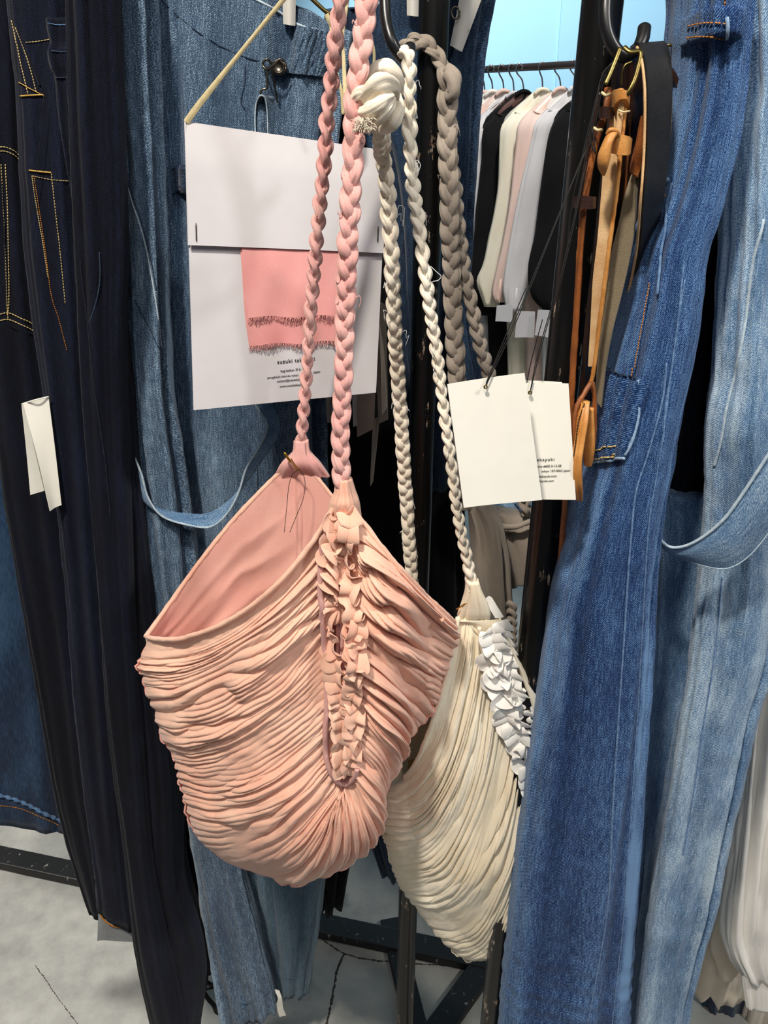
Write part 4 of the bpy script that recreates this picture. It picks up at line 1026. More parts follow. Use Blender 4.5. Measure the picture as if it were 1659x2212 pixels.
def back_body(name, rows, Do, Db, mat, parent, amp, seed, edge, ns=260, nt=70):
    """far panel from the outline O through C to the far seam B; joins the near panel along the outline"""
    t = np.array([[r[0], *r[1], *r[2], *r[3]] for r in rows], float)
    s = np.linspace(t[0, 0], t[-1, 0], ns)
    q = np.stack([np.interp(s, t[:, 0], t[:, k]) for k in range(7)], 1)
    u = np.linspace(0, 1, nt)
    O, C, B = q[:, 1:3], q[:, 3:5], q[:, 5:7]
    uu = u[None, :, None]
    XY = O[:, None] * (1 - uu) ** 2 + 2 * C[:, None] * uu * (1 - uu) + B[:, None] * uu ** 2
    prof = np.sqrt(np.clip(1 - (1 - u) ** 2.2, 0, 1))
    D = Do + (Db - Do) * prof[None] + 0 * s[:, None]
    cx = (XY[..., 0] - 829.5) / F; cy = (1106 - XY[..., 1]) / F
    d = np.stack([cx, CP + cy * SP, -SP + cy * CP], -1)
    G = d * (D / d[..., 1])[..., None]; G[..., 2] += CAM_Z
    # weld the first column to the near panel's last column
    idx = np.linspace(0, len(edge) - 1, ns)
    E = np.stack([np.interp(idx, np.arange(len(edge)), edge[:, k]) for k in range(3)], 1)
    G += (E - G[:, 0])[:, None] * ((1 - u) ** 6)[None, :, None]
    N = gnormals(G)
    sn = np.linspace(0, 1, ns)[:, None]
    hh = amp * (np.abs(np.sin(sn * 60 + 4 * fbm(sn * 8, u[None] * 2, seed))) * np.clip(vnoise(sn * 20, u[None] * 3, seed + 2) * 1.4 - .3, 0, 1) * np.clip(sn * 12, 0, 1) * np.clip((1 - sn) * 12, 0, 1) + .9 * fbm(sn * 5, u[None] * 3, seed + 4))
    G = G + N * hh[..., None]
    o = grid(name, G, mat, parent, bvh=True)
    solid(o, .0016, -1)
    return o, G
def ruffle(name, o, pts, hpx, waves, mat, parent, seed, D, spread=1.0, lift=.0, n=900):
    """gathered frill: a band sewn along its middle, thrown into tight waves"""
    C, N = trace(o, pts, step=5, lift=lift)
    CN = crom(np.hstack([C, N]), n); C, N = CN[:, :3].copy(), CN[:, 3:].copy()
    # smooth the base line
    k = 41; ker = np.hanning(k); ker /= ker.sum()
    for a in range(3):
        C[:, a] = np.convolve(np.pad(C[:, a], k // 2, mode='edge'), ker, 'valid'); N[:, a] = np.convolve(np.pad(N[:, a], k // 2, mode='edge'), ker, 'valid')
    N /= np.linalg.norm(N, axis=1, keepdims=True)
    T = np.gradient(C, axis=0); T /= np.linalg.norm(T, axis=1, keepdims=True)
    S = np.cross(T, N); S /= np.linalg.norm(S, axis=1, keepdims=True)
    h = hpx * PX(pts[0][1], D)
    ss = np.linspace(0, 1, n)
    ph = 2 * math.pi * (ss * waves + 1.5 * (vnoise(ss * waves * .35, 0.5, seed) - .5))
    av = .55 + .8 * vnoise(ss * waves * .6, 4.5, seed + 1)
    ln = np.linalg.norm(np.diff(C, axis=0), axis=1).sum()
    per = ln / waves
    m = 25
    v = np.linspace(-1, 1, m)
    G = np.zeros((n, m, 3))
    for j, vv in enumerate(v):
        aw = abs(vv) ** .7
        sd = 1 if vv > 0 else -1
        p2 = ph + 1.1 * np.sin(1.9 * vv + 6 * vnoise(ss * waves * .3, 2.2, seed + 4)) + .9 * (vnoise(ss * waves * .8, vv * 1.5 + 9, seed + 5) - .5)
        hi = (.5 + .5 * np.cos(p2)) ** .8
        up = h * (.10 + (.16 + .42 * av * hi) * (.35 + .65 * aw))
        wid = vv * h * .74 * (1 + .20 * np.sin(p2 + 1.3 + sd) * av + .25 * (vnoise(ss * waves * .5, 7.7 + sd, seed + 2) - .5))
        lean = per * (.34 * np.sin(p2 + .5) * (.4 + .6 * aw) * av)
        G[:, j] = C + S * wid[:, None] + N * up[:, None] + T * lean[:, None]
    ob = grid(name, G, mat, parent)
    solid(ob, .0007, 0)
    return ob

# ---- pink bag
pink = thing('shoulder_bag', 'pink gathered gauze shoulder bag with ruffled seam and plaited straps', 'bag', tuple(P(640, 1900, .585)))
PR = [(0.00, (726, 1080), (545, 1400), (325, 1378)), (.06, (728, 1120), (530, 1445), (309, 1415)), (.14, (728, 1210), (512, 1500), (313, 1465)), (.22, (728, 1310), (512, 1570), (335, 1530)),
      (.30, (728, 1420), (530, 1650), (362, 1610)), (.38, (728, 1520), (552, 1730), (392, 1675)), (.45, (728, 1600), (572, 1795), (412, 1735)), (.50, (728, 1650), (592, 1835), (432, 1800)),
      (.55, (732, 1682), (612, 1862), (485, 1857)), (.60, (736, 1697), (672, 1862), (565, 1887)), (.65, (743, 1698), (712, 1850), (640, 1904)), (.69, (747, 1692), (760, 1840), (705, 1886)),
      (.73, (750, 1675), (800, 1820), (765, 1850)), (.77, (750, 1640), (830, 1780), (803, 1798)), (.81, (750, 1590), (842, 1720), (823, 1740)), (.85, (750, 1520), (852, 1640), (845, 1680)),
      (.89, (750, 1430), (862, 1560), (880, 1605)), (.93, (750, 1330), (862, 1480), (920, 1540)), (.96, (750, 1240), (852, 1400), (955, 1450)), (.985, (750, 1160), (850, 1285), (978, 1390)), (1.0, (750, 1085), (850, 1228), (985, 1345))]
PR = [((r[0] / .65 * .56 if r[0] <= .65 else .56 + .44 * (.45 * (r[0] - .65) / .35 + .55 * (1698 - r[1][1]) / 613)), *r[1:]) for r in PR]
pf, pG = fan_body('front_panel', PR, .535, .590, M['pink'], pink, 46, .0052, 201, ns=1000, nt=170)
BKs = {0: (646, 985), .12: (647, 1150), .26: (647, 1350), .43: (647, 1600), .56: (648, 1700), .76: (649, 1600), .91: (649, 1300), 1.0: (650, 985)}
bk_s = sorted(BKs)
PB = []
for r in PR:
    bx = np.interp(r[0], bk_s, [BKs[k][0] for k in bk_s]); by = np.interp(r[0], bk_s, [BKs[k][1] for k in bk_s])
    o_ = r[3]
    c_ = ((o_[0] + bx) / 2 - (26 if r[0] < .03 else 0), (o_[1] + by) / 2 - (40 if r[0] < .03 else 0) + (46 if r[0] > .98 else 0))
    PB.append((r[0], o_, c_, (bx, by)))
pb, pbG = back_body('back_panel', PB, .590, .645, M['pink_in'], pink, .003, 211, pG[:, -1])
# seam panel closing the front between the two gathered sides
def placket(Gs, sA, sB, mat, parent, n=160, m=8):
    k = len(Gs) - 1
    A = Gs[np.linspace(0, sA * k, n).astype(int), 2]; B = Gs[np.linspace(k, sB * k, n).astype(int), 2]
    w = np.linspace(0, 1, m)[None, :, None]
    Gp = A[:, None] * (1 - w) + B[:, None] * w
    Gp[..., 1] -= .001 * np.sin(w[..., 0] * math.pi)
    o = grid('seam_panel', Gp, mat, parent, bvh=True); solid(o, .001, 0)
    return o
pp = placket(pG, .535, .55, M['pink_braid'], pink)
# rolled hem at the mouth
def rim(G_row, r, mat, parent, name, wr=.25):
    C = crom(G_row[::4], 120)
    return tube(name, C, r, mat, parent, seg=10, wr=wr, seed=5)
rim(pG[0], .0021, M['pink'], pink, 'mouth_hem')
rim(pG[-1], .0020, M['pink'], pink, 'mouth_hem')
rim(pbG[0], .0022, M['pink'], pink, 'mouth_hem')
rim(pbG[-1], .002, M['pink'], pink, 'mouth_hem')
stitches(pb, [(640, 1022), (600, 1070), (560, 1118), (500, 1195), (430, 1275), (370, 1335), (346, 1360)], M['pink_braid'], pitch=6, wpx=1.2, D=.62, part_of=pink)
stitches(pb, [(668, 1020), (690, 1040), (715, 1075)], M['pink_braid'], pitch=6, wpx=1.2, D=.62, part_of=pink)
seam(pb, [(648, 1010), (655, 1060), (650, 1110), (640, 1160)], 3, M['pink_braid'], 'inner_seam', part_of=pink)
tube('back_seam', crom(pbG[:60:6, -1], 60), .0035, M['pink_in'], pink, seg=10)
# raw seam channel between the frills
for dx in (-8, 0, 8):
    seam(pp, [(738 + dx, 1140), (736 + dx, 1250), (740 + dx, 1400), (742 + dx, 1560), (742 + dx, 1640)], 3.2, M['pink_braid'], 'seam_allowance', part_of=pink, lift=.002)
seam((pf, pp), [(702, 1115), (694, 1200), (696, 1320), (702, 1420), (706, 1520), (702, 1600), (708, 1650), (722, 1682), (742, 1696), (764, 1684), (772, 1655)], 5.5, M['pink_braid'], 'seam_binding', part_of=pink, lift=.002)
ruffle('ruffle', (pf, pp), [(722, 1105), (718, 1160), (716, 1220), (722, 1300), (728, 1380), (734, 1460), (738, 1540), (738, 1610), (740, 1665)], 31, 24, M['pink'], pink, 221, .55, lift=.004)
ruffle('ruffle', (pf, pp), [(757, 1100), (754, 1160), (757, 1220), (762, 1300), (766, 1380), (768, 1460), (768, 1540), (762, 1610), (750, 1668)], 28, 24, M['pink'], pink, 231, .55, lift=.003)
# ends of the straps folded into the peaks
pk1 = [R(1035, 728, 756, .535, .006, .008), R(1062, 722, 764, .535, .008, .01), R(1085, 712, 772, .535, .01, .012), R(1125, 704, 778, .538, .006, .01)]
loft('strap_base', pk1, M['pink'], pink, n=30, m=40, folds=.0016, fu=12, fv=4, seed=241, hem=False)
loft('strap_base', [R(950, 636, 664, .645, .006, .008), R(975, 632, 668, .645, .008, .01), R(1000, 606, 690, .645, .009, .008), R(1030, 590, 712, .648, .004, .004)], M['pink_braid'], pink, n=30, m=40, folds=.0016, fu=12, fv=4, seed=243, hem=False)
bp = braid(pink, [(797, -120, .56), (793, 0, .56), (779, 110, .555), (766, 240, .55), (760, 380, .545), (752, 520, .54), (746, 660, .54), (742, 800, .538), (736, 930, .536), (738, 1010, .535), (741, 1062, .535)], 38, M['pink_braid'], roll=.1, seed=251)
threads(pink, *bp, M['pink_braid'], 7, 3, reach=.35)
bp = braid(pink, [(738, -120, .63), (734, 0, .63), (722, 120, .635), (708, 250, .64), (698, 380, .64), (685, 510, .64), (674, 640, .643), (664, 780, .645), (656, 890, .645), (650, 965, .645)], 33, M['pink_braid'], roll=1.0, seed=261)
threads(pink, *bp, M['pink_braid'], 5, 4, reach=.35)
# safety pin and thread on the back peak
pin = thing('safety_pin', 'gold safety pin with black thread at the pink bag mouth', 'safety pin', tuple(P(632, 995, .63)))
ptube('pin_wire', [(628, 990, .628), (640, 1008, .628), (648, 1016, .63), (644, 1018, .63), (632, 1002, .63), (618, 982, .63)], 1.3, M['pin'], pin, n=40, seg=6)
ptube('pin_cap', [(614, 978, .629), (618, 984, .629), (628, 998, .629)], 3.0, M['pin'], pin, n=10)
ptube('thread', [(645, 1014, .629), (632, 1025, .628), (624, 1050, .628), (620, 1090, .625), (614, 1150, .622)], .7, M['cord'], pin, n=30, seg=5)
ptube('thread', [(646, 1014, .629), (656, 1028, .628), (659, 1050, .628), (654, 1080, .626), (640, 1115, .623), (626, 1150, .621)], .7, M['cord'], pin, n=30, seg=5)

# ---- cream bag
cream = thing('shoulder_bag', 'cream gathered gauze shoulder bag with white ruffle and knotted plaited strap', 'bag', tuple(P(1010, 2065, .64)))
CR = [(0, (988, 1328), (925, 1655), (866, 1690)), (.06, (1006, 1330), (955, 1725), (838, 1700)), (.14, (1025, 1350), (985, 1790), (832, 1740)), (.24, (1042, 1410), (1000, 1850), (838, 1810)), (.34, (1065, 1490), (1020, 1920), (855, 1885)),
      (.44, (1095, 1575), (1045, 1990), (890, 1950)), (.53, (1122, 1650), (1075, 2040), (935, 2010)), (.60, (1138, 1730), (1100, 2060), (985, 2052)), (.66, (1145, 1800), (1120, 2060), (1025, 2068)), (.72, (1150, 1850), (1140, 2035), (1085, 2052)),
      (.79, (1157, 1800), (1170, 1990), (1140, 2000)), (.86, (1162, 1700), (1190, 1850), (1185, 1900)), (.92, (1160, 1600), (1188, 1700), (1205, 1720)), (.97, (1130, 1480), (1165, 1550), (1192, 1580)), (1.0, (1080, 1335), (1115, 1440), (1180, 1480))]
cf, cG = fan_body('front_panel', CR, .605, .645, M['cream'], cream, 30, .0046, 301, ns=900, nt=170)
CB = []
cks = [0, .2, .5, .72, .9, 1.0]; cbx = [893, 912, 948, 966, 930, 893]; cby = [1290, 1450, 1750, 1900, 1600, 1290]
for r in CR:
    bx, by = np.interp(r[0], cks, cbx), np.interp(r[0], cks, cby)
    o_ = r[3]
    c_ = ((o_[0] + bx) / 2 - (27 if r[0] < .05 else 0), (o_[1] + by) / 2 + (40 if r[0] < .05 else 0))
    CB.append((r[0], o_, c_, (bx, by)))
cb, cbG = back_body('back_panel', CB, .645, .70, M['cream'], cream, .003, 311, cG[:, -1])
cp_ = placket(cG, .70, .74, M['cream'], cream)
rim(cG[0], .0022, M['cream'], cream, 'mouth_hem'); rim(cbG[0], .0022, M['cream'], cream, 'mouth_hem'); rim(cbG[-1], .002, M['cream'], cream, 'mouth_hem')
ruffle('ruffle', (cf, cp_), [(1052, 1335), (1062, 1380), (1070, 1430), (1084, 1490), (1104, 1550), (1122, 1600), (1136, 1645), (1146, 1690)], 36, 21, M['white'], cream, 321, .6, lift=.004)
ruffle('ruffle', (cf, cp_), [(1072, 1325), (1088, 1390), (1100, 1450), (1120, 1510), (1136, 1560), (1150, 1620), (1156, 1680)], 28, 20, M['white'], cream, 331, .6, lift=.002)
seam((cf, cp_), [(1034, 1350), (1046, 1420), (1062, 1490), (1088, 1560), (1112, 1620), (1130, 1690), (1142, 1760)], 4, M['cream'], 'seam_binding', part_of=cream, lift=.001)
loft('strap_base', [R(1255, 1008, 1032, .60, .006, .008), R(1280, 1006, 1040, .60, .006, .008), R(1305, 998, 1052, .602, .006, .010), R(1330, 990, 1058, .605, .005, .01), R(1350, 1000, 1046, .612, .002, .006), R(1372, 1012, 1040, .632, .001, .003)], M['cream'], cream, n=30, m=40, folds=.0014, fu=10, fv=4, seed=341, hem=False)
c1 = braid(cream, [(824, 270, .565), (824, 300, .58), (828, 340, .61), (838, 430, .625), (846, 560, .635), (852, 700, .65), (862, 850, .67), (872, 1000, .685), (880, 1120, .695), (890, 1250, .70), (894, 1300, .70)], 29, M['cream_braid'], roll=.75, roll2=.0, seed=351)
threads(cream, *c1, M['wht_thread'], 12, 6, reach=.6)
c2 = braid(cream, [(868, 108, .612), (880, 122, .60), (884, 170, .595), (884, 250, .595), (890, 380, .595), (904, 480, .595), (922, 620, .595), (940, 740, .597), (958, 880, .60), (974, 1000, .60), (994, 1140, .60), (1014, 1230, .60), (1020, 1275, .60)], 29, M['cream_braid'], roll=.8, roll2=1.0, seed=361)
threads(cream, *c2, M['wht_thread'], 16, 7, reach=.6)
# big knot
kn = [([(792, 196, .572), (802, 164, .568), (832, 152, .568), (856, 172, .572), (862, 204, .58)], [9, 18, 21, 17, 9]),
      ([(786, 232, .556), (796, 204, .546), (820, 182, .543), (846, 186, .55), (854, 212, .56)], [9, 18, 22, 18, 9]),
      ([(768, 232, .556), (768, 210, .55), (786, 198, .546), (804, 212, .548)], [8, 13, 14, 9]),
      ([(772, 246, .554), (796, 240, .543), (822, 222, .538), (846, 206, .546)], [9, 14, 15, 8]),
      ([(856, 204, .568), (860, 236, .564), (846, 266, .562), (822, 282, .568)], [10, 16, 17, 11]),
      ([(796, 276, .558), (816, 256, .545), (836, 236, .543), (850, 216, .552)], [8, 14, 15, 8]),
      ([(782, 246, .556), (786, 264, .549), (796, 280, .553)], [11, 16, 11])]
for k, (q, rr) in enumerate(kn):
    rads = crom(np.array([[i, r] for i, r in enumerate(rr)], float), 48)[:, 1]
    ptube('knot', q, rads, M['cream_braid'], cream, n=48, seg=32, wr=.34, seed=k * 7 + 3)
rngk = np.random.RandomState(5)
tuft = []
for k in range(110):
    t_, sd = rngk.rand(), rngk.rand() * 2 - 1
    x0, y0 = 770 + 34 * t_, 252 + 26 * rngk.rand()
    dx, dy = (x0 - 788) * .5 + sd * 7, 5 + 11 * rngk.rand()
    C_ = crom(PA([(x0, y0, .541), (x0 + dx * .5 + sd * 4, y0 + dy * .6, .534), (x0 + dx, y0 + dy + 4 * sd, .537 + .004 * sd)]), 6)
    tuft.append(tube_data(C_, .00022, 4))
tag(join('frayed_end', tuft, M['cream_braid'], cream), kind='stuff')
for q in ([(905, 348, .592), (898, 362, .592), (902, 374, .592), (908, 356, .592), (900, 346, .592), (895, 356, .592)], [(930, 575, .59), (946, 590, .588), (953, 597, .588), (946, 606, .588), (936, 608, .588), (925, 618, .59)]):
    ptube('loose_thread', q, .8, M['wht_thread'], cream, n=30, seg=5)
# woven label inside the mouth
lb = patch(cb, [(880, 1640), (915, 1632), (915, 1664), (880, 1668)], M['label_tan'], 'woven_label', t=.001, n=8, part_of=cream)
ptube('brass_pin', [(986, 1316, .60), (996, 1310, .598), (1008, 1302, .597)], 1.6, M['pin'], cream, n=8)
strip('inner_tag', [(1046, 1296, .615), (1056, 1288, .615), (1062, 1290, .615)], [(1070, 1335, .61), (1082, 1334, .61), (1088, 1332, .61)], .61, M['white'], cream, n=12)

# ---- taupe bag behind
tp = thing('shoulder_bag', 'taupe gauze bag with two plaited straps hanging behind the white hang tags', 'bag', tuple(P(1070, 1430, .78)))
loft('body', [(1016, 1095, 1040, 1080, .78, .015, .05), (1018, 1140, 1075, 1120, .78, .02, .06), (1022, 1220, 1092, 1180, .78, .024, .06), (1040, 1300, 1100, 1290, .78, .024, .06), (1065, 1400, 1108, 1380, .78, .02, .05), (1075, 1500, 1110, 1480, .78, .015, .04)], M['taupe'], tp, n=70, m=60, folds=.006, fu=9, fv=5, seed=401, hem=False)
loft('flap', [(1040, 1095, 1160, 1125, .82, .012, .02), (1060, 1135, 1185, 1140, .82, .02, .02), (1080, 1170, 1190, 1180, .82, .022, .03), (1090, 1220, 1190, 1215, .82, .02, .03), (1096, 1262, 1185, 1245, .82, .015, .02)], M['taupe'], tp, n=60, m=60, folds=.004, fu=8, fv=6, seed=405, hem=False)
ptube('flap_hem', [(1040, 1098, .815), (1070, 1130, .80), (1110, 1138, .79), (1150, 1126, .79), (1190, 1128, .79)], 6, M['taupe'], tp, n=40, seg=10, wr=.3)
strand0 = braid(tp, [(968, 150, .79), (966, 280, .79), (970, 420, .79), (974, 560, .79), (980, 700, .79), (988, 820, .79), (1000, 960, .78), (1016, 1100, .78)], 34, M['taupe'], roll=.0, seed=411)
threads(tp, *strand0, M['taupe'], 6, 8, reach=.5)
strand1 = braid(tp, [(972, 300, .80), (990, 480, .80), (1010, 620, .80), (1036, 740, .80), (1062, 830, .80), (1100, 960, .80), (1140, 1110, .81)], 29, M['taupe'], roll=.9, seed=421)
threads(tp, *strand1, M['taupe'], 5, 9, reach=.5)
for k, q in enumerate(([(968, 160, .785), (978, 175, .78), (980, 200, .78), (970, 210, .785)], [(965, 150, .79), (984, 165, .785), (982, 190, .785)])):
    ptube('knot', q, 13, M['taupe'], tp, n=24, seg=14, wr=.3, seed=k)
braid(tp, [(866, 128, .82), (874, 104, .81), (890, 90, .80), (908, 88, .80), (930, 100, .80), (955, 140, .80), (968, 190, .795)], 30, M['taupe'], roll=.4, seed=431)
for sd, q in enumerate(([(1096, 1310), (1100, 1340), (1104, 1370), (1106, 1400)],)):
    rfC = [P(x, y, .765) for x, y in q]
    for k in range(7):
        y = 1310 + k * 17
        ptube('frill', [(1092, y, .765), (1100, y - 8, .755), (1112, y + 2, .755), (1106, y + 14, .76), (1096, y + 8, .76)], 3.2, M['taupe'], tp, n=20, flat=1.8)

# S-hooks
h1 = ptube('s_hook', [(850, -150, .66), (838, -90, .64), (832, -20, .62), (834, 40, .612), (846, 90, .605), (862, 118, .606), (874, 128, .61), (884, 118, .615), (886, 100, .62)], 12.5, M['hook'], n=60, seg=16)
tag(h1, 'black iron hook carrying the knotted cream strap', 'hook')
h2 = ptube('s_hook', [(1372, -150, .60), (1345, -110, .585), (1316, -40, .572), (1308, 20, .566), (1312, 70, .563), (1330, 108, .562), (1352, 122, .563), (1374, 112, .566), (1388, 84, .57), (1392, 60, .575)], 14.5, M['hook'], n=70, seg=18)
tag(h2, 'thick black iron hook carrying the leather belts', 'hook')

# ------------------------------------------------------------------ the swatch card
def text_mesh(name, body, size, mat, parent, origin, ex, ey, align='LEFT', lift=.0006, warp=None, space=1.0):
    cu = bpy.data.curves.new(name, 'FONT'); cu.body = body; cu.size = size; cu.align_x = align; cu.space_character = space
    cu.resolution_u = 3; cu.offset = .012 * size
    tmp = bpy.data.objects.new(name + '_tmp', cu); COL.objects.link(tmp)
    dg = bpy.context.evaluated_depsgraph_get(); dg.update()
    me = bpy.data.meshes.new_from_object(tmp.evaluated_get(dg))
    V = np.array([v.co for v in me.vertices]); Fc = [tuple(p.vertices) for p in me.polygons]
    bpy.data.objects.remove(tmp); bpy.data.curves.remove(cu); bpy.data.meshes.remove(me)
    ez = np.cross(ex, ey)
    W = np.array(origin) + V[:, :1] * ex + V[:, 1:2] * ey + ez * lift
    if warp is not None: W = warp(W)
    return mesh(name, W, Fc, mat, parent, smooth=False)

CD = .70
card = thing('swatch_card', 'large white folded card with a stapled rose cloth swatch and a straw ribbon', 'card', tuple(P(616, 868, CD)))
# card corners in the place; the lower edge swings slightly towards the viewer
cTL, cTR, cBL, cBR = P(400, 263, CD), P(836, 326, CD + .03), P(418, 886, CD - .03), P(812, 848, CD)
def card_pt(u, v, lift=0.0):
    q = (cTL * (1 - u) + cTR * u) * (1 - v) + (cBL * (1 - u) + cBR * u) * v
    ex = (cTR - cTL); ey = cBL - cTL
    nn = np.cross(ex, ey); nn /= np.linalg.norm(nn)
    if nn[1] > 0: nn = -nn
    return q + nn * (lift + .004 * math.sin(u * math.pi) * math.sin(v * math.pi))
def card_sheet(name, u0, u1, v0, v1, lift, t, mat, n=16, m=20, curl=None):
    G = np.array([[card_pt(u, v, lift + (curl(u, v) if curl else 0)) for u in np.linspace(u0, u1, m)] for v in np.linspace(v0, v1, n)])
    o = grid(name, G, mat, card, bvh=True); solid(o, t, 0)
    return o
back_sheet = card_sheet('back_sheet', 0, 1, 0, 1, 0, .0008, M['paper'])
def lay_on(o, off):
    def w(W):
        out = []
        for p in W:
            d = Vector(p) - CAMV; d.normalize()
            r = BVH[o].ray_cast(CAMV, d)
            out.append(np.array(r[0] - d * off) if r[0] is not None else p)
        return np.array(out)
    return w
fl_v = .405
card_sheet('folded_flap', 0, 1, 0.0, fl_v, .004, .0008, M['paper'], curl=lambda u, v: -.0035 * (1 - min(1, v / .12)) + .001 * (v / fl_v))
card_sheet('fold_edge', -.004, .004, 0, fl_v, .0015, .001, M['paper'], m=4)
def staple(u, v0, v1):
    tube('staple', np.array([card_pt(u, v, .0062) for v in np.linspace(v0, v1, 6)]), .0005, M['zinc'], card, seg=6)
staple(.040, .33, .39); staple(.965, .30, .36)
def swatch(name, u0, u1, v1, lift, shift, wob):
    n, m = 60, 60
    G = np.zeros((n, m, 3))
    for i in range(n):
        for j in range(m):
            v = fl_v - .03 + (v1 - fl_v + .03) * i / (n - 1)
            e = i / (n - 1)
            u = u0 + (u1 - u0) * j / (m - 1) + shift * e * (1 - j / (m - 1)) + .006 * math.sin(e * 5 + wob) * (1 - j / (m - 1))
            G[i, j] = card_pt(u, v + .004 * math.sin(j * .21 + wob), lift + .002 * e + .0012 * math.sin(j * .3 + e * 3 + wob) * e)
    o = grid(name, G, M['swatch'], card); solid(o, .0005, 0)
    rng = np.random.RandomState(int(wob * 10))
    parts = []
    for j in range(0, m, 1):
        for _ in range(3):
            a = rng.rand(); jj = min(m - 2, j); p0 = G[-1, jj] * (1 - a) + G[-1, jj + 1] * a
            L = .0025 + .0035 * rng.rand()
            parts.append(tube_data(np.array([p0, p0 + np.array([(rng.rand() - .5) * .003, -.0004, -L * .5]), p0 + np.array([(rng.rand() - .5) * .005, -.0004, -L])]), .00016, 4))
    tag(join('frayed_edge', parts, M['swatch'], o), kind='stuff')
    return o
swatch('cloth_swatch', .245, .80, .765, .0012, .055, 1.1)
swatch('cloth_swatch', .260, .81, .66, .0030, .03, 2.3)
ex = (cTR - cTL) * .35 + (cBR - cBL) * .65; ex /= np.linalg.norm(ex)
ey = (cTL - cBL); ey = ey - ex * ey.dot(ex); ey /= np.linalg.norm(ey)
ezz = np.cross(ex, ey)
def line(body, x, y, size, sp=1.0):
    d = np.array(raydir(x, y)); pl = card_pt(.55, .86, .0048); nn = ezz
    o_ = np.array(CAMV) + d * ((pl - np.array(CAMV)).dot(nn) / d.dot(nn))
    # follow the lower edge's rise to the right
    t = cBR - cBL; t /= np.linalg.norm(t); e2 = np.cross(nn, t)
    text_mesh('printed_text', body, size, M['ink'], card, o_, t, e2 if e2.dot(ey) > 0 else -e2, space=sp, lift=.0003, warp=lay_on(back_sheet, .0009))
k = PX(800, CD)
line('suzuki takayuki', 599, 786, 11.5 * k, 1.12)
line('bag-kaikan 3f 2-', 606, 804, 7.0 * k)
line('yanagibashi taito-ku tokyo', 577, 818, 6.3 * k)
line('japan', 677, 806, 7.0 * k)
line('contact@suzukitakayuki', 598, 826, 6.6 * k, .97)
line('www.suzukitakayuki', 604, 837, 6.6 * k, .97)
def ribbon(a, mid, b, w, name='ribbon'):
    C = crom(PA([a, *mid, b]), 40)
    T = np.gradient(C, axis=0); T /= np.linalg.norm(T, axis=1, keepdims=True)
    V = C - np.array(CAMV); V /= np.linalg.norm(V, axis=1, keepdims=True)
    S = np.cross(T, V); S /= np.linalg.norm(S, axis=1, keepdims=True)
    tw = 1.0 - .45 * np.sin(np.linspace(0, 3.0, 40)) ** 2
    kk = np.linspace(-1, 1, 5)
    G = C[:, None] + S[:, None] * (kk[None] * (w * tw)[:, None])[..., None]
    G[..., 1] += .0006 * (kk[None] ** 2)
    o = grid(name, G, M['ribbon'], card); solid(o, .0006, 0); return o
ribbon((402, 264, CD - .002), [(430, 225, CD - .004), (520, 112, CD - .01)], (700, -110, CD - .03), .0024)
ribbon((834, 326, CD + .03), [(815, 270, CD + .02), (803, 190, CD), (806, 100, CD - .01)], (720, -110, CD - .03), .0016)
ribbon((705, 30, .70), [(716, 60, .70), (718, 120, .69), (738, 200, .688), (742, 246, .688)], (746, 200, .686), .0016, 'ribbon_loop')
ribbon((746, 215, .686), [(742, 120, .69), (740, 80, .69), (748, 20, .69)], (762, -80, .69), .0016, 'ribbon_loop')
tube('hanger_wire', crom(PA([(655, -20, .715), (700, 22, .715), (716, 35, .715), (716, 80, .715)]), 30), .0016, M['brass'], card)

# folded paper label at the left
fp = thing('paper_label', 'folded cream paper label hanging against the leftmost navy jeans', 'label', tuple(P(100, 1100, .755)))
strip('leaf', [(47, 873, .756), (57, 970, .757), (66, 1069, .758)], [(52, 872, .752), (70, 950, .75), (96, 1060, .752)], .75, M['paper2'], fp, t=.0008)
strip('leaf', [(50, 872, .752), (76, 970, .748), (108, 1104, .745)], [(105, 857, .758), (118, 960, .756), (133, 1091, .755)], .75, M['paper2'], fp, t=.0008, m=10, bow=.002)
ptube('fold', [(47, 873, .756), (76, 864, .752), (105, 857, .757)], 1.6, M['paper2'], fp, n=10)
tube('thread', crom(PA([(95, 206, .757), (84, 330, .757), (68, 460, .757), (62, 500, .758)]), 20), .00025, M['cord'], fp, seg=5)

# grey paper tags and tape behind the card
def leaf(quad, D, mat, label, cat='tag', name='paper_tag', seed=0):
    a, b, c, d = [np.array(q, float) for q in quad]
    G = np.array([[P(*((a * (1 - u) + b * u) * (1 - v) + (d * (1 - u) + c * u) * v), D + .006 * math.sin(v * 3 + u * 2 + seed)) for u in np.linspace(0, 1, 6)] for v in np.linspace(0, 1, 14)])
    o = grid(name, G, mat); solid(o, .0008, 0)
    return tag(o, label, cat)
leaf([(700, 800), (712, 800), (718, 912), (708, 914)], .80, M['taupe'], 'narrow grey paper tag hanging below the swatch card, leftmost', seed=1)
leaf([(720, 790), (732, 790), (730, 900), (716, 934)], .79, M['paper'], 'pale paper tag showing just left of the front pink strap', seed=2)
leaf([(758, 790), (772, 790), (772, 918), (764, 922)], .785, M['paper'], 'narrow pale paper tag right of the front pink strap', seed=3)
leaf([(764, 790), (812, 790), (808, 926), (772, 944)], .79, M['taupe'], 'wide grey paper tag hanging below the swatch card', seed=4)
leaf([(806, 640), (834, 660), (838, 906), (818, 916)], .80, M['taupe'], 'grey cloth tape looped beside the cream strap', 'tape', 'cloth_tape', 5)
leaf([(820, 700), (830, 760), (836, 880), (826, 896)], .785, M['beige'], 'pale cloth tape next to the cream strap', 'tape', 'cloth_tape', 6)
leaf([(806, 905), (820, 900), (806, 1040), (800, 1050)], .81, M['taupe'], 'thin taupe tape end hanging in the dark gap', 'tape', 'cloth_tape', 7)

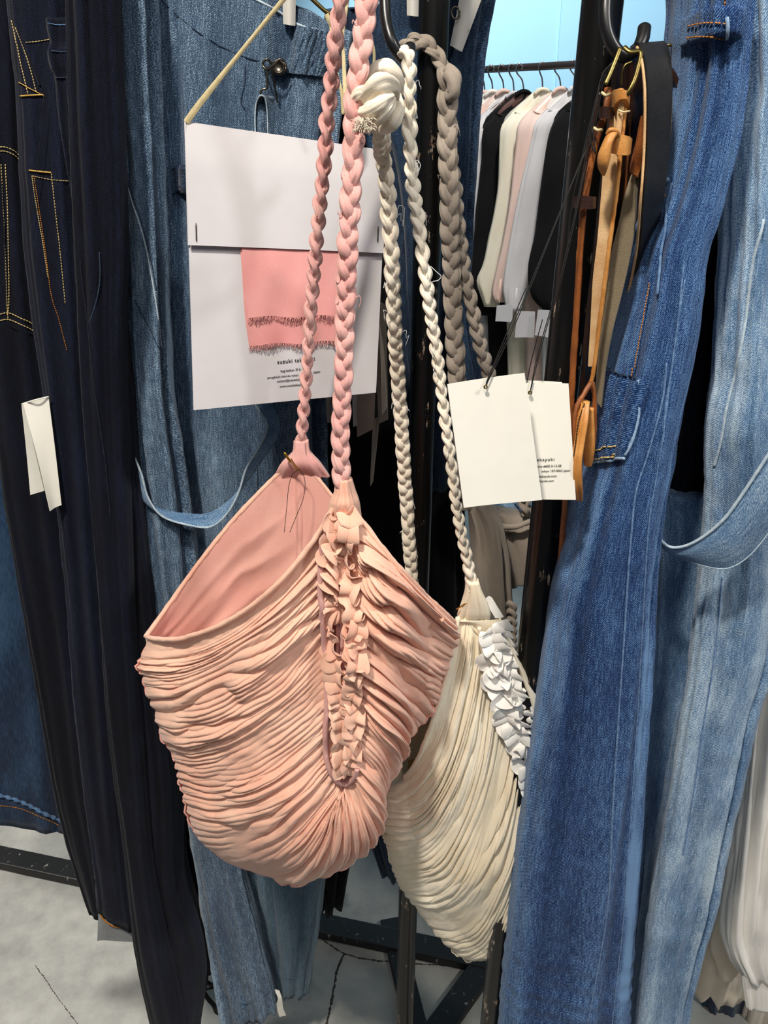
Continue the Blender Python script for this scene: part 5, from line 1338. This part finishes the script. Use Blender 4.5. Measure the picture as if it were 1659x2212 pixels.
# ------------------------------------------------------------------ hang tags
def hang_tag(quad, D, label, mat, cords, eye, name='hang_tag', dd=(0, 0, 0, 0), words=()):
    t = thing(name, label, 'hang tag', tuple(P(*quad[3], D)))
    c = [P(*q, D + e) for q, e in zip(quad, dd)]
    n, m = 14, 12
    G = np.array([[(c[0] * (1 - u) + c[1] * u) * (1 - v) + (c[3] * (1 - u) + c[2] * u) * v + np.array([0, .0015 * math.sin(u * 3.1 + v), 0]) for u in np.linspace(0, 1, m)] for v in np.linspace(0, 1, n)])
    s = grid('card', G, mat, t, bvh=True); solid(s, .0011, 0)
    ptube('eyelet', [(eye[0] + 3.2 * math.cos(k), eye[1] + 3.2 * math.sin(k), D - .003) for k in np.linspace(0, 6.283, 11)], 1.7, M['brass'], t, n=26, seg=6)
    for q in cords:
        ptube('cord', q, 1.1, M['cord'], t, n=24, seg=6)
    ex_ = c[1] - c[0]; ex_ /= np.linalg.norm(ex_); ey_ = c[0] - c[3]; ey_ = ey_ - ex_ * ey_.dot(ex_); ey_ /= np.linalg.norm(ey_)
    nn = np.cross(ex_, ey_)
    for (body, x, y, size, sp) in words:
        d = np.array(raydir(x, y)); o_ = np.array(CAMV) + d * ((c[0] - nn * 0 - np.array(CAMV)).dot(nn) / d.dot(nn))
        cc = c[2] - c[3]; cc /= np.linalg.norm(cc); e2 = np.cross(nn, cc)
        text_mesh('printed_text', body, size, M['ink'], t, o_, cc, e2, lift=.0026, space=sp, align='RIGHT', warp=lay_on(s, .0010))
    return t
TD = .515
hang_tag([(966, 830), (1133, 806), (1170, 1078), (1002, 1098)], TD, 'blank cream hang tag in front of the cream strap', M['paper2'],
         [[(1049, 834, TD - .002), (1072, 780, TD), (1100, 720, TD + .003), (1130, 650, TD + .006), (1200, 480, TD + .02), (1262, 330, .545)],
          [(1049, 834, TD - .002), (1076, 780, TD), (1106, 716, TD + .003), (1138, 640, TD + .006), (1206, 470, TD + .02), (1268, 320, .545)],
          [(1049, 834, TD - .002), (1052, 822, TD), (1136, 622, TD + .006)]], (1049, 836), dd=(0, 0, -.004, -.008))
TE = .535
kk = PX(1000, TE)
hang_tag([(1128, 828), (1228, 829), (1243, 1078), (1140, 1081)], TE, 'cream printed hang tag behind the blank one, touching the leather loop', M['paper2'],
         [[(1145, 848, TE - .002), (1158, 780, TE), (1180, 700, TE), (1210, 600, TE), (1262, 370, .545)], [(1145, 848, TE - .002), (1164, 770, TE), (1186, 690, TE), (1216, 590, TE), (1268, 350, .545)]], (1145, 848), dd=(0, 0, -.004, -.004),
         words=[('suzuki takayuki', 1196, 993, 10 * kk, 1.25), ('minami-aoyama #602 5-12-28', 1211, 1006, 7.0 * kk, 1.0), ('tokyo 107-0062 japan', 1230, 1016, 7.0 * kk, 1.0), ('suzukitakayuki.com', 1201, 1028, 7.0 * kk, 1.0), ('suzukitakayuki.com', 1195, 1038, 7.0 * kk, 1.0)])
hang_tag([(1120, 822), (1214, 826), (1226, 1040), (1130, 1050)], .545, 'third cream hang tag peeking above the printed one', M['paper2'], [[(1136, 836, .543), (1150, 770, .545), (1172, 690, .547)]], (1136, 836))

# ------------------------------------------------------------------ belts on the right hook
def belt(name, label):
    return thing(name, label, 'belt', tuple(P(1300, 1000, .56)))
# wide black belt
bb = belt('belt', 'wide black leather belt folded over the hook, with tan edges')
strip('strap', [(1362, 108, .575), (1376, 100, .56), (1388, 130, .545), (1394, 200, .54), (1393, 330, .54), (1386, 430, .54), (1375, 560, .57), (1345, 700, .60), (1330, 800, .61)],
      [(1420, 100, .60), (1436, 98, .575), (1444, 130, .56), (1447, 200, .555), (1440, 330, .555), (1428, 430, .555), (1410, 520, .585), (1378, 640, .605), (1350, 760, .615)], .55, M['black_leather'], bb, t=.004, n=80, m=8)
ptube('tan_edge', [(1376, 102, .557), (1386, 130, .542), (1393, 200, .537), (1391, 330, .537), (1384, 430, .537), (1372, 560, .567), (1342, 700, .597)], 3.0, M['nat'], bb, n=60, wr=.2)
ptube('tan_edge', [(1434, 104, .574), (1446, 150, .56), (1450, 220, .556), (1443, 330, .556), (1431, 425, .562), (1424, 460, .585)], 2.6, M['nat'], bb, n=60, wr=.2)
# belt loop of brown leather at the far side
bl2 = belt('belt', 'orange-brown leather belt curled behind the wide black belt')
strip('strap', [(1440, 180, .60), (1455, 160, .60), (1475, 150, .60), (1490, 170, .60), (1478, 300, .60), (1450, 420, .60)], [(1448, 240, .62), (1458, 200, .62), (1478, 190, .62), (1500, 210, .62), (1490, 330, .62), (1470, 440, .62)], .6, M['tan'], bl2, t=.004)
strip('keeper', [(1446, 150, .59), (1462, 175, .588), (1466, 210, .588), (1448, 236, .592)], [(1456, 150, .605), (1472, 178, .60), (1474, 212, .60), (1456, 236, .605)], .59, M['dark_brown'], bl2, t=.003, n=24)
# brass buckled belt with tan tail
tb = belt('belt', 'tan leather belt with a large brass buckle hanging by its keeper')
ptube('buckle', [(1340, 104, .548), (1334, 120, .546), (1318, 160, .542), (1308, 182, .54)], 5.0, M['brass'], tb, n=24, flat=.6)
ptube('buckle', [(1348, 102, .548), (1362, 112, .545), (1384, 112, .545), (1378, 150, .54), (1366, 185, .536), (1352, 206, .536), (1346, 200, .538)], 6.2, M['brass'], tb, n=44, flat=.7)
ptube('buckle_prong', [(1366, 134, .556), (1350, 142, .556), (1344, 165, .556), (1344, 185, .556)], 3.4, M['brass'], tb, n=24)
strip('strap', [(1326, 200, .548), (1334, 192, .540), (1346, 194, .536), (1354, 208, .54), (1352, 222, .546)], [(1332, 240, .548), (1336, 222, .54), (1346, 214, .536), (1352, 226, .54), (1350, 238, .546)], .54, M['tan'], tb, t=.004, n=40)
strip('strap', [(1326, 200, .552), (1322, 250, .552), (1308, 330, .552), (1300, 420, .552), (1292, 520, .553), (1283, 600, .555), (1278, 700, .558), (1272, 790, .56)],
      [(1338, 205, .548), (1340, 260, .548), (1336, 330, .548), (1330, 420, .548), (1318, 520, .549), (1306, 600, .551), (1292, 700, .555), (1284, 790, .558)], .55, M['nat'], tb, t=.0045, n=80)
ptube('cut_edge', [(1352, 212, .543), (1345, 280, .543), (1338, 350, .543), (1330, 430, .543), (1318, 520, .544), (1308, 600, .546), (1295, 700, .55), (1284, 790, .554), (1276, 830, .556)], 5.0, M['tan'], tb, n=70, wr=.35)
ptube('cut_edge', [(1344, 215, .541), (1338, 262, .541), (1334, 300, .541)], 7.0, M['nat'], tb, n=20, wr=.25)
ptube('thread_wrap', [(1336, 238, .538), (1346, 242, .535), (1360, 240, .54)], 2.0, M['ribbon'], tb, n=12)
# keeper with the curled tail
strip('keeper', [(1318, 298, .538), (1332, 290, .531), (1352, 294, .531), (1361, 300, .538)], [(1316, 326, .538), (1330, 333, .531), (1350, 336, .531), (1357, 332, .538)], .535, M['tan'], tb, t=.003, n=30)
loft('tail', [(1314, 284, 1334, 288, .528, .004, .004), (1304, 304, 1322, 310, .526, .005, .004), (1292, 336, 1317, 342, .526, .005, .005), (1292, 360, 1312, 362, .528, .005, .004), (1300, 378, 1306, 380, .532, .002, .002)], M['tan'], tb, n=40, m=28, hem=False)
ptube('tail', [(1312, 290, .527), (1318, 281, .525), (1330, 283, .526), (1337, 294, .53)], 5.0, M['tan'], tb, n=20)
# end loop of the tan strap
ptube('cut_edge', [(1277, 826, .552), (1262, 850, .548), (1246, 880, .545), (1238, 940, .54), (1232, 1000, .538), (1234, 1050, .54), (1242, 1072, .545)], 5.2, M['brown'], tb, n=44, wr=.35)
ptube('cut_edge', [(1279, 826, .556), (1284, 860, .556), (1284, 940, .558), (1276, 1000, .56)], 4.6, M['brown'], tb, n=30, wr=.35)
loft('end_loop', [R(866, 1254, 1272, .548, .006, .006), R(900, 1246, 1270, .543, .007, .006), R(950, 1238, 1262, .539, .007, .006), R(990, 1230, 1256, .537, .008, .007), R(1030, 1229, 1256, .538, .008, .007), R(1060, 1236, 1258, .541, .006, .006), R(1080, 1246, 1258, .545, .003, .004)], M['tan'], tb, n=50, m=30, bvh=True, hem=False, folds=.0012)
loft('end_loop', [R(880, 1268, 1282, .556, .005, .005), R(930, 1262, 1284, .556, .006, .005), R(970, 1260, 1284, .556, .006, .006), R(1005, 1262, 1278, .558, .004, .004)], M['tan'], tb, n=30, m=24, hem=False)
lp = [o for o in tb.children if o.name.startswith('end_loop')][0]
stitches(lp, [(1262, 872), (1250, 910), (1243, 960), (1240, 985)], M['dark_brown'], wpx=1.4, pitch=6, D=.55, part_of=tb)
# taupe webbing strap
gw = belt('belt', 'taupe ribbed webbing belt with leather end between the tan and black belts')
strip('webbing', [(1370, 372, .556), (1352, 420, .556), (1338, 480, .556), (1318, 560, .558), (1308, 640, .56), (1298, 720, .562), (1290, 800, .565), (1286, 860, .566)],
      [(1378, 372, .550), (1374, 420, .550), (1372, 480, .550), (1360, 560, .552), (1342, 640, .555), (1322, 720, .558), (1308, 800, .562), (1300, 880, .564)], .555, M['gros'], gw, t=.003, n=70, m=8)
strip('leather_end', [(1386, 250, .545), (1376, 300, .545), (1362, 372, .548), (1372, 380, .548)], [(1392, 255, .545), (1388, 310, .545), (1382, 360, .548), (1376, 384, .548)], .545, M['brown'], gw, t=.004, n=20)
# thin brown cords/straps
ts = belt('belt', 'narrow brown leather belt with dark keepers hanging beside the post')
ptube('strap', [(1314, 190, .558), (1312, 215, .556), (1306, 250, .555), (1294, 280, .554), (1284, 320, .553), (1272, 380, .553), (1262, 440, .553), (1256, 500, .554), (1250, 600, .555), (1244, 700, .556), (1238, 790, .558), (1232, 900, .56), (1226, 1010, .565), (1218, 1120, .58), (1206, 1260, .6), (1192, 1400, .62), (1180, 1540, .64)], 7.0, M['brown'], ts, n=130, wr=.25, flat=.7)
ptube('strap', [(1296, 200, .562), (1284, 260, .562), (1270, 330, .562), (1258, 400, .562), (1248, 450, .562)], 5.5, M['dark_brown'], ts, n=40, wr=.2)
for (x, y, w_, hh) in ((1309, 243, 14, 26), (1262, 436, 22, 28)):
    strip('keeper', [(x - w_, y - hh / 2 + 2, .549), (x - w_ * .4, y - hh / 2, .545), (x + w_ * .5, y - hh / 2 + 2, .545), (x + w_, y - hh / 2 + 4, .55)], [(x - w_ + 2, y + hh / 2 - 2, .549), (x - w_ * .4, y + hh / 2, .545), (x + w_ * .5, y + hh / 2 + 2, .545), (x + w_ - 1, y + hh / 2, .55)], .547, M['dark_brown'], ts, t=.003, n=24)
for q in ([(1300, 200, .548), (1308, 206, .546), (1318, 204, .55)], [(1283, 276, .548), (1290, 281, .546), (1300, 280, .55)]):
    ptube('thread_wrap', q, 3.2, M['ribbon'], ts, n=12)
# darker belts behind
db = belt('belt', 'dark brown leather belt hanging behind the tan buckled belt')
strip('strap', [(1330, 130, .585), (1318, 250, .585), (1300, 400, .585), (1284, 560, .588), (1268, 700, .592), (1256, 860, .60), (1246, 1000, .61)], [(1372, 130, .60), (1366, 250, .60), (1352, 400, .60), (1330, 560, .603), (1304, 700, .606), (1286, 860, .612), (1272, 1000, .62)], .59, M['dark_brown'], db, t=.004, n=70)
db2 = belt('belt', 'black-brown belt squeezed between the webbing and the wide black belt')
strip('strap', [(1362, 140, .592), (1362, 260, .592), (1350, 420, .592), (1332, 560, .596), (1310, 720, .60), (1296, 860, .61)], [(1400, 140, .605), (1402, 260, .605), (1396, 420, .605), (1376, 560, .608), (1344, 720, .612), (1318, 860, .62)], .59, M['dark_brown'], db2, t=.004, n=70)
ptube('stitched_edge', [(1362, 260, .590), (1350, 420, .590), (1332, 560, .594), (1310, 720, .598)], 2.2, M['brown'], db2, n=50, wr=.2)
# black cords
bc = thing('cord_bundle', 'thin black waxed cords draped over the belts beside the post', 'cord', tuple(P(1250, 500, .55)))
for k, q in enumerate(([(1335, 125, .552), (1310, 150, .55), (1290, 210, .548), (1270, 300, .548), (1250, 380, .55), (1234, 450, .555), (1226, 520, .56)], [(1330, 130, .55), (1302, 160, .548), (1286, 230, .546), (1276, 300, .546), (1286, 332, .544), (1280, 280, .545)], [(1326, 130, .552), (1298, 180, .55), (1276, 260, .55), (1262, 320, .55), (1240, 420, .552), (1222, 560, .556)], [(1338, 128, .553), (1318, 142, .551), (1300, 190, .55), (1290, 250, .549), (1272, 320, .549)])):
    ptube('cord', q, 1.6, M['cord'], bc, n=40, seg=6)
ptube('wire_end', [(1440, 98, .60), (1470, 97, .60), (1500, 97, .60)], 3.0, M['brass'], bc, n=10)
